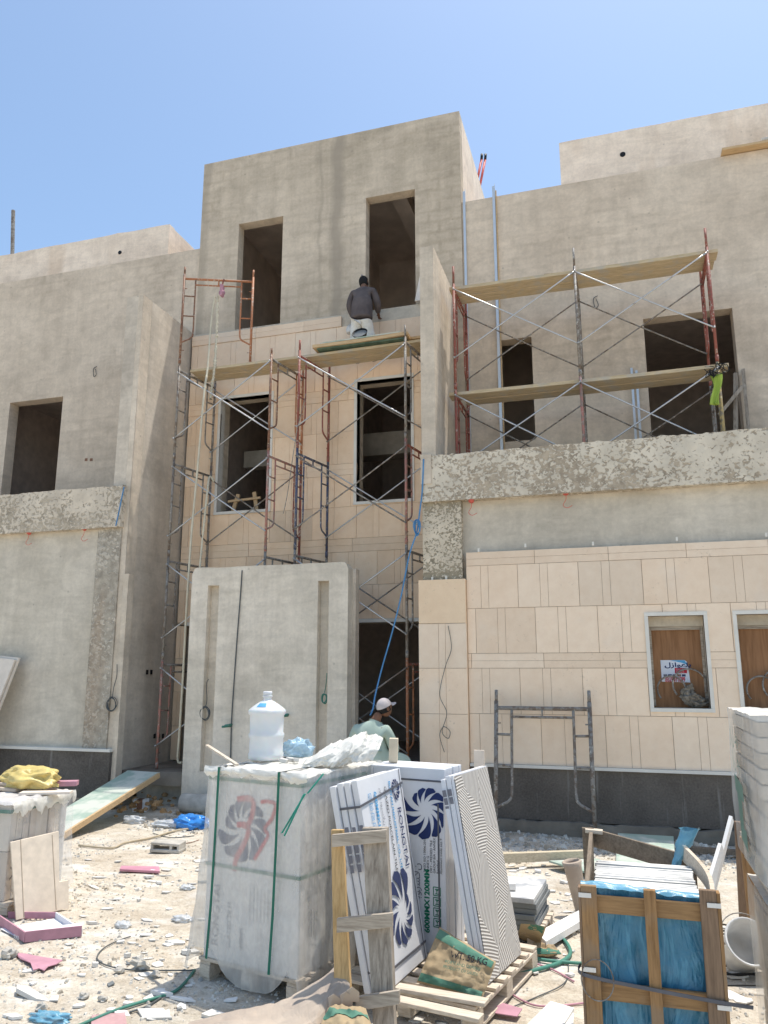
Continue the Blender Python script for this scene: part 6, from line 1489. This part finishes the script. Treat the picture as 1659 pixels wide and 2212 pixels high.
# ================================================================= PEOPLE
def body(name, J, parent, mt, sub=2, root='pelvis', edges=None):
    if name == 'body':
        J = {k: ((p_, tuple(x*.62 for x in r) if isinstance(r, tuple) else r*.72) if k in ('pelvis', 'spine', 'chest', 'Lsh', 'Rsh', 'Lel', 'Rel', 'Lhip', 'Rhip', 'Lkn', 'Rkn') else (p_, r)) for k, (p_, r) in J.items()}
    keys = list(J); idx = {k: i for i, k in enumerate(keys)}
    bm_me = bpy.data.meshes.new(name); o3 = wloc(parent)
    import bmesh
    bm = bmesh.new(); lay = bm.verts.layers.skin.verify(); vs = [bm.verts.new(V(J[k][0])-o3) for k in keys]
    for v, k in zip(vs, keys):
        r = J[k][1]; v[lay].radius = r if isinstance(r, tuple) else (r, r); v[lay].use_root = (k == root)
    for a_, b_ in edges: bm.edges.new((vs[idx[a_]], vs[idx[b_]]))
    bm.to_mesh(bm_me); bm.free(); bm_me.materials.append(mt)
    ob = bpy.data.objects.new(name, bm_me); COL.objects.link(ob); ob.parent = parent
    md = ob.modifiers.new('Skin', 'SKIN'); md.use_smooth_shade = True; md.branch_smoothing = .6
    ss = ob.modifiers.new('Subdivision', 'SUBSURF'); ss.levels = ss.render_levels = sub
    return ob
def hand(prefix, J, E, wrist, d, side, palm=.035):
    """palm + five fingers appended to a joint tree; d = pointing direction, side = thumb direction"""
    d, side = V(d).normalized(), V(side).normalized(); nrm = d.cross(side).normalized()
    pc_ = V(wrist)+d*.05; J[prefix+'palm'] = (pc_, (.030, .016)); E.append((prefix+'wrist', prefix+'palm'))
    for i, (off, ln_) in enumerate(((.024, .07), (.008, .078), (-.008, .072), (-.024, .056))):
        k1 = V(wrist)+d*.088+side*off; k2 = k1+d*ln_*.5+nrm*.012; k3 = k2+d*ln_*.35+nrm*.028
        for n_, p_, r in (('k', k1, .0095), ('m', k2, .0085), ('t', k3, .0075)): J['%s%s%d' % (prefix, n_, i)] = (p_, r)
        E += [(prefix+'palm', '%sk%d' % (prefix, i)), ('%sk%d' % (prefix, i), '%sm%d' % (prefix, i)), ('%sm%d' % (prefix, i), '%st%d' % (prefix, i))]
    a_ = V(wrist)+d*.035+side*.038; b_ = a_+d*.03+side*.012+nrm*.02
    J[prefix+'th1'] = (a_, .011); J[prefix+'th2'] = (b_, .009); E += [(prefix+'palm', prefix+'th1'), (prefix+'th1', prefix+'th2')]
def head(c, yaw, pitch, parent, mtskin=None, hair=True, tilt=0):
    """ovoid head with brow, nose, chin and ears; faces -Y at yaw 0"""
    R_ = RZ(yaw) @ EUL(pitch, tilt, 0); c = V(c); s = MB(); 
    def f(u, v):
        a_ = u*2*PI; b_ = (v-.5)*PI; d = V((math.cos(a_)*math.cos(b_), math.sin(a_)*math.cos(b_), math.sin(b_)))
        p_ = V((d.x*.076, d.y*.095, d.z*.115))
        if d.z < 0: p_.x *= 1-.28*(-d.z)**1.2; p_.y *= 1-.12*(-d.z)
        if d.z < -.3 and d.y < 0: p_.y -= .012*(-d.z-.3)
        fr = max(0, -d.y)
        g = lambda x0_, z0_, sx, sz: math.exp(-((d.x-x0_)/sx)**2-((d.z-z0_)/sz)**2)
        if fr > .3:
            p_.y -= .028*g(0, -.12, .13, .16); p_.y += .011*(g(.38, .05, .16, .10)+g(-.38, .05, .16, .10)); p_.y -= .008*g(0, .2, .5, .08); p_.y -= .007*g(0, -.48, .22, .05); p_.y += .005*g(0, -.56, .2, .03)
        return c+R_ @ p_
    s.grid(f, 40, 28)
    for sg in (-1, 1):
        s.lathe(c+R_ @ V((sg*.076, .008, -.005)), [(.004, .006), (.016, .008), (.022, .002), (.018, -.004), (.0, -.004)], 12, R_ @ Matrix.Rotation(sg*PI/2, 3, 'Y') @ Matrix.Scale(1.3, 3, V((1, 0, 0))))
    hd = s.build('head', mtskin or M['skin'], parent, smooth=True)
    for sg in (-1, 1):
        e = MB(); e.lathe(c+R_ @ V((sg*.030, -.083, .006)), [(0, .009), (.006, .007), (.0095, 0), (.006, -.007), (0, -.009)], 12, R_); e.build('eye', M['white'], hd, smooth=True)
        e = MB(); e.lathe(c+R_ @ V((sg*.030, -.0915, .006)), [(0, .004), (.004, .0), (0, -.004)], 8, R_); e.build('pupil', M['ink'], hd, smooth=True)
    return hd, R_
BE = [('pelvis', 'spine'), ('spine', 'chest'), ('chest', 'neck'), ('neck', 'skull'), ('chest', 'Lsh'), ('Lsh', 'Lel'), ('Lel', 'Lwrist'), ('chest', 'Rsh'), ('Rsh', 'Rel'), ('Rel', 'Rwrist'), ('pelvis', 'Lhip'), ('Lhip', 'Lkn'), ('Lkn', 'Lan'), ('Lan', 'Lto'), ('pelvis', 'Rhip'), ('Rhip', 'Rkn'), ('Rkn', 'Ran'), ('Ran', 'Rto')]
# --- worker standing on the planks, back to the street, bent slightly over the wall
px0, py0, pz0 = -3.93, 11.62, 7.205
pr = thing('person', (px0, py0, pz0), 'worker in grey shirt, dusty white trousers and dark cap standing on the scaffold planks', 'person')
def W_(x, y, z): return V((px0+x*1.03, py0+y, pz0+z*1.07))
J = {'pelvis': (W_(0, 0, .80), (.15, .11)), 'spine': (W_(0, .03, .97), (.145, .11)), 'chest': (W_(-.01, .09, 1.16), (.16, .11)), 'neck': (W_(-.02, .15, 1.30), .055), 'skull': (W_(-.025, .20, 1.37), .06),
     'Lsh': (W_(-.19, .09, 1.20), .06), 'Lel': (W_(-.245, .07, .95), .048), 'Lwrist': (W_(-.19, .19, .76), .030), 'Rsh': (W_(.175, .10, 1.20), .06), 'Rel': (W_(.235, .12, .96), .048), 'Rwrist': (W_(.20, .30, .86), .030),
     'Lhip': (W_(-.095, .0, .74), .095), 'Lkn': (W_(-.12, .05, .42), .065), 'Lan': (W_(-.125, .02, .07), .042), 'Lto': (W_(-.14, .16, .035), .035), 'Rhip': (W_(.095, .0, .74), .095), 'Rkn': (W_(.13, .06, .42), .065), 'Ran': (W_(.145, .02, .07), .042), 'Rto': (W_(.16, .16, .035), .035)}
E_ = list(BE); hand('L', J, E_, J['Lwrist'][0], (.1, .5, -.6), (.8, .3, .3)); hand('R', J, E_, J['Rwrist'][0], (-.1, .8, -.3), (-.8, .2, .3))
body('body', J, pr, M['skin'], 2, edges=E_)
Sh = {'pelvis': (W_(0, .0, .84), (.205, .165)), 'spine': (W_(0, .02, .99), (.185, .15)), 'chest': (W_(-.01, .085, 1.17), (.19, .135)), 'neck': (W_(-.02, .14, 1.275), .075), 'Lsh': (W_(-.185, .09, 1.195), .082), 'Lel': (W_(-.25, .07, .95), .066), 'Lwr': (W_(-.195, .18, .775), .05), 'Rsh': (W_(.17, .10, 1.195), .082), 'Rel': (W_(.24, .12, .96), .066), 'Rwr': (W_(.20, .28, .865), .05), 'hem': (W_(0, -.01, .65), (.225, .185))}
body('shirt', Sh, pr, M['shirt'], 2, edges=[('pelvis', 'spine'), ('spine', 'chest'), ('chest', 'neck'), ('chest', 'Lsh'), ('Lsh', 'Lel'), ('Lel', 'Lwr'), ('chest', 'Rsh'), ('Rsh', 'Rel'), ('Rel', 'Rwr'), ('pelvis', 'hem')])
Tr = {'pelvis': (W_(0, 0, .70), (.15, .115)), 'Lhip': (W_(-.095, .0, .58), .112), 'Lkn': (W_(-.125, .04, .36), .098), 'Lan': (W_(-.13, .02, .10), .088), 'Rhip': (W_(.095, .0, .58), .112), 'Rkn': (W_(.135, .05, .36), .098), 'Ran': (W_(.15, .02, .10), .088)}
body('trousers', Tr, pr, M['trouser'], 2, edges=[('pelvis', 'Lhip'), ('Lhip', 'Lkn'), ('Lkn', 'Lan'), ('pelvis', 'Rhip'), ('Rhip', 'Rkn'), ('Rkn', 'Ran')])
for sg, x_ in ((-1, -.13), (1, .155)):
    s = MB(); s.box(W_(x_, .09, .03), (.09, .26, .06), RZ(-.08*sg)); s.build('shoe', M['black'], pr, bevel=.02)
hc = W_(-.035, .225, 1.42); hd, R_ = head(hc, PI-.25, -.45, pr)
s = MB()
def hairf(u, v):
    a_ = u*2*PI; b_ = -.45+(v)*(PI/2+.45); d = V((math.cos(a_)*math.cos(b_), math.sin(a_)*math.cos(b_), math.sin(b_))); k_ = 1.06+.03*noise.noise(d*6)
    if d.y < -.2 and d.z < .3: k_ = .9
    return hc+R_ @ V((d.x*.080*k_, d.y*.099*k_+.002, d.z*.117*k_))
s.grid(hairf, 28, 12); s.build('cap', M['hairm'], hd, smooth=True)
s = MB(); s.lathe(hc+R_ @ V((0, .02, .123)), [(0, .02), (.012, .014), (.014, 0), (.008, -.01)], 10, R_); s.build('cap_knot', M['greyink'], hd, smooth=True)
blob(W_(-.24, .12, .50), .075, .07, .11, M['bucketw'], 'plastic_pouch', 'white plastic bag of adhesive held at the left hand of the standing worker', 'bag', 71, .22, 1.6, 22)
s = MB(); c = V((-3.83, 11.20, 7.33)); s.lathe(c, [(0, .005), (.09, .005), (.13, .09), (.136, .095), (.13, .10), (.10, .02), (0, .02)], 26, EUL(.98, 0, 0)); 
bk2 = thing('mixing_bowl', c, 'black rubber mixing bowl tilted at the feet of the standing worker', 'bowl'); 
s.v = [v+V((0, .10, .10)) for v in s.v]; s.build('bowl', M['black'], bk2, smooth=True)
s = MB(); s.lathe(c+V((0, .10, .10)), [(0, .07), (.117, .07)], 22, EUL(.98, 0, 0)); s.build('mortar', M['greystone'], bk2)

# --- man seated in the entrance, back to the street, cap bowed to the right
qx, qy = -3.09, 9.55
s = MB(); s.bx(qx-.28, qx+.30, qy-.22, qy+.2, 0, .67); single(s, 'stone_block', M['concrete'], 'low rough block the man in the entrance sits on', 'block', bevel=.01)
pm = thing('person', (qx, qy, 0), 'man in pale green long shirt and light cap sitting in the entrance with head bowed', 'person')
def Q_(x, y, z): return V((qx+x*1.12, qy+y, z+.07))
J = {'pelvis': (Q_(0, 0, .74), (.15, .12)), 'spine': (Q_(0, -.02, .95), (.14, .11)), 'chest': (Q_(.0, .03, 1.16), (.16, .11)), 'neck': (Q_(.05, .09, 1.34), .055), 'skull': (Q_(.09, .14, 1.42), .06),
     'Lsh': (Q_(-.17, .03, 1.24), .06), 'Lel': (Q_(-.24, .10, .98), .048), 'Lwrist': (Q_(-.10, .30, .92), .03), 'Rsh': (Q_(.185, .05, 1.23), .06), 'Rel': (Q_(.25, .13, .98), .048), 'Rwrist': (Q_(.20, .34, .93), .03),
     'Lhip': (Q_(-.09, .03, .72), .095), 'Lkn': (Q_(-.10, .43, .80), .065), 'Lan': (Q_(-.08, .42, .38), .042), 'Lto': (Q_(-.09, .55, .33), .035), 'Rhip': (Q_(.10, .03, .72), .095), 'Rkn': (Q_(.34, .38, .86), .065), 'Ran': (Q_(.34, .40, .40), .042), 'Rto': (Q_(.37, .53, .34), .035)}
E_ = list(BE); hand('L', J, E_, J['Lwrist'][0], (.5, .6, -.3), (.2, .2, .9)); hand('R', J, E_, J['Rwrist'][0], (-.4, .7, -.3), (-.2, .2, .9))
body('body', J, pm, M['skin'], 2, edges=E_)
s = MB(); s.bx(qx-.25, qx+.50, qy+.30, qy+.72, .0, .365); single(s, 'step_block', M['concrete'], 'low rough step under the feet of the seated man', 'block', bevel=.01)
Ku = {'pelvis': (Q_(0, -.0, .76), (.225, .18)), 'spine': (Q_(0, -.03, .96), (.195, .15)), 'chest': (Q_(.0, .025, 1.17), (.19, .14)), 'neck': (Q_(.04, .075, 1.315), .072), 'Lsh': (Q_(-.165, .03, 1.235), .085), 'Lel': (Q_(-.245, .10, .98), .075), 'Lwr': (Q_(-.12, .28, .92), .055), 'Rsh': (Q_(.18, .05, 1.225), .085), 'Rel': (Q_(.255, .13, .98), .075), 'Rwr': (Q_(.205, .32, .93), .055), 'hem': (Q_(0, -.02, .62), (.25, .19)), 'Lkn': (Q_(-.10, .40, .78), .11), 'Rkn': (Q_(.33, .36, .84), .11), 'Ldrop': (Q_(-.10, .42, .5), .08), 'Rdrop': (Q_(.34, .40, .5), .08)}
body('long_shirt', Ku, pm, M['kurta'], 2, edges=[('pelvis', 'spine'), ('spine', 'chest'), ('chest', 'neck'), ('chest', 'Lsh'), ('Lsh', 'Lel'), ('Lel', 'Lwr'), ('chest', 'Rsh'), ('Rsh', 'Rel'), ('Rel', 'Rwr'), ('pelvis', 'hem'), ('pelvis', 'Lkn'), ('pelvis', 'Rkn'), ('Lkn', 'Ldrop'), ('Rkn', 'Rdrop')])
for x_, y_, z_ in ((-.085, .48, .33), (.355, .46, .33)):
    s = MB(); s.box(Q_(x_, y_, z_), (.09, .24, .06)); s.build('sandal', M['black'], pm, bevel=.02)
hc = Q_(.135, .16, 1.47); hd, R_ = head(hc, PI-.65, -.42, pm)
s = MB()
def hb(u, v):
    a_ = u*2*PI; b_ = -.35+v*.6; d = V((math.cos(a_)*math.cos(b_), math.sin(a_)*math.cos(b_), math.sin(b_))); k_ = 1.03 if d.y > -.35 else .93
    return hc+R_ @ V((d.x*.078*k_, d.y*.098*k_, d.z*.117*k_))
s.grid(hb, 26, 6); s.build('hair', M['hairm'], hd, smooth=True)
s = MB()
def capf(u, v):
    a_ = u*2*PI; b_ = .10+v*(PI/2-.10); d = V((math.cos(a_)*math.cos(b_), math.sin(a_)*math.cos(b_), math.sin(b_)))
    return hc+R_ @ V((d.x*.090, d.y*.108+.003, .012+d.z*.118))
s.grid(capf, 28, 10)
def peak(u, v):
    a_ = -PI/2+(u-.5)*1.7; r = .100+.075*v*math.cos((u-.5)*PI*.92)
    return hc+R_ @ V((r*math.cos(a_)*.92, r*math.sin(a_)*1.02, .026-.03*v))
s.grid(peak, 14, 5); s.build('cap', M['cap'], hd, smooth=True)
SKY_AIR, SKY_DUST, SKY_OZ, SKY_STR, SUN_E = 1.0, 1.2, 1.6, .228, 4.7

# ================================================================= CAMERA, SKY, SUN
cam = bpy.data.cameras.new('camera'); co = bpy.data.objects.new('camera', cam); COL.objects.link(co)
cam.sensor_fit = 'VERTICAL'; cam.sensor_height = 36.0; cam.lens = 36.0*F/2212.0
cam.clip_start = .05; cam.clip_end = 2000
co.location = (0, 0, H); co.rotation_euler = (math.radians(90)+TH, 0, YAW)
scene.camera = co
SX, SY = .18, .20
sd = V((SX, SY, 1)).normalized()
elev = math.asin(sd.z); az = math.atan2(sd.x, sd.y)     # azimuth clockwise from +Y
w = bpy.data.worlds.new('World'); scene.world = w; w.use_nodes = True
nt = w.node_tree; bg = nt.nodes['Background']
sky = nt.nodes.new('ShaderNodeTexSky'); sky.sky_type = 'NISHITA'; sky.sun_disc = False
sky.sun_elevation = elev; sky.sun_rotation = az; sky.air_density = SKY_AIR; sky.dust_density = SKY_DUST; sky.ozone_density = SKY_OZ
tint = nt.nodes.new('ShaderNodeMix'); tint.data_type = 'RGBA'; tint.blend_type = 'MULTIPLY'; tint.inputs[0].default_value = 1; tint.inputs[7].default_value = (1.0, 1.03, .985, 1)
nt.links.new(sky.outputs[0], tint.inputs[6]); nt.links.new(tint.outputs[2], bg.inputs[0]); bg.inputs[1].default_value = SKY_STR
sun = bpy.data.lights.new('sun', 'SUN'); so = bpy.data.objects.new('sun', sun); COL.objects.link(so)
sun.energy = SUN_E; sun.angle = math.radians(.53); sun.color = (1, .95, .87)
so.rotation_euler = sd.to_track_quat('Z', 'Y').to_euler(); so.location = (3, 3, 20)
scene.view_settings.view_transform = 'Standard'; scene.view_settings.look = 'None'; scene.view_settings.exposure = 0
scene.cycles.max_bounces = 8; scene.cycles.diffuse_bounces = 5; scene.cycles.transparent_max_bounces = 12
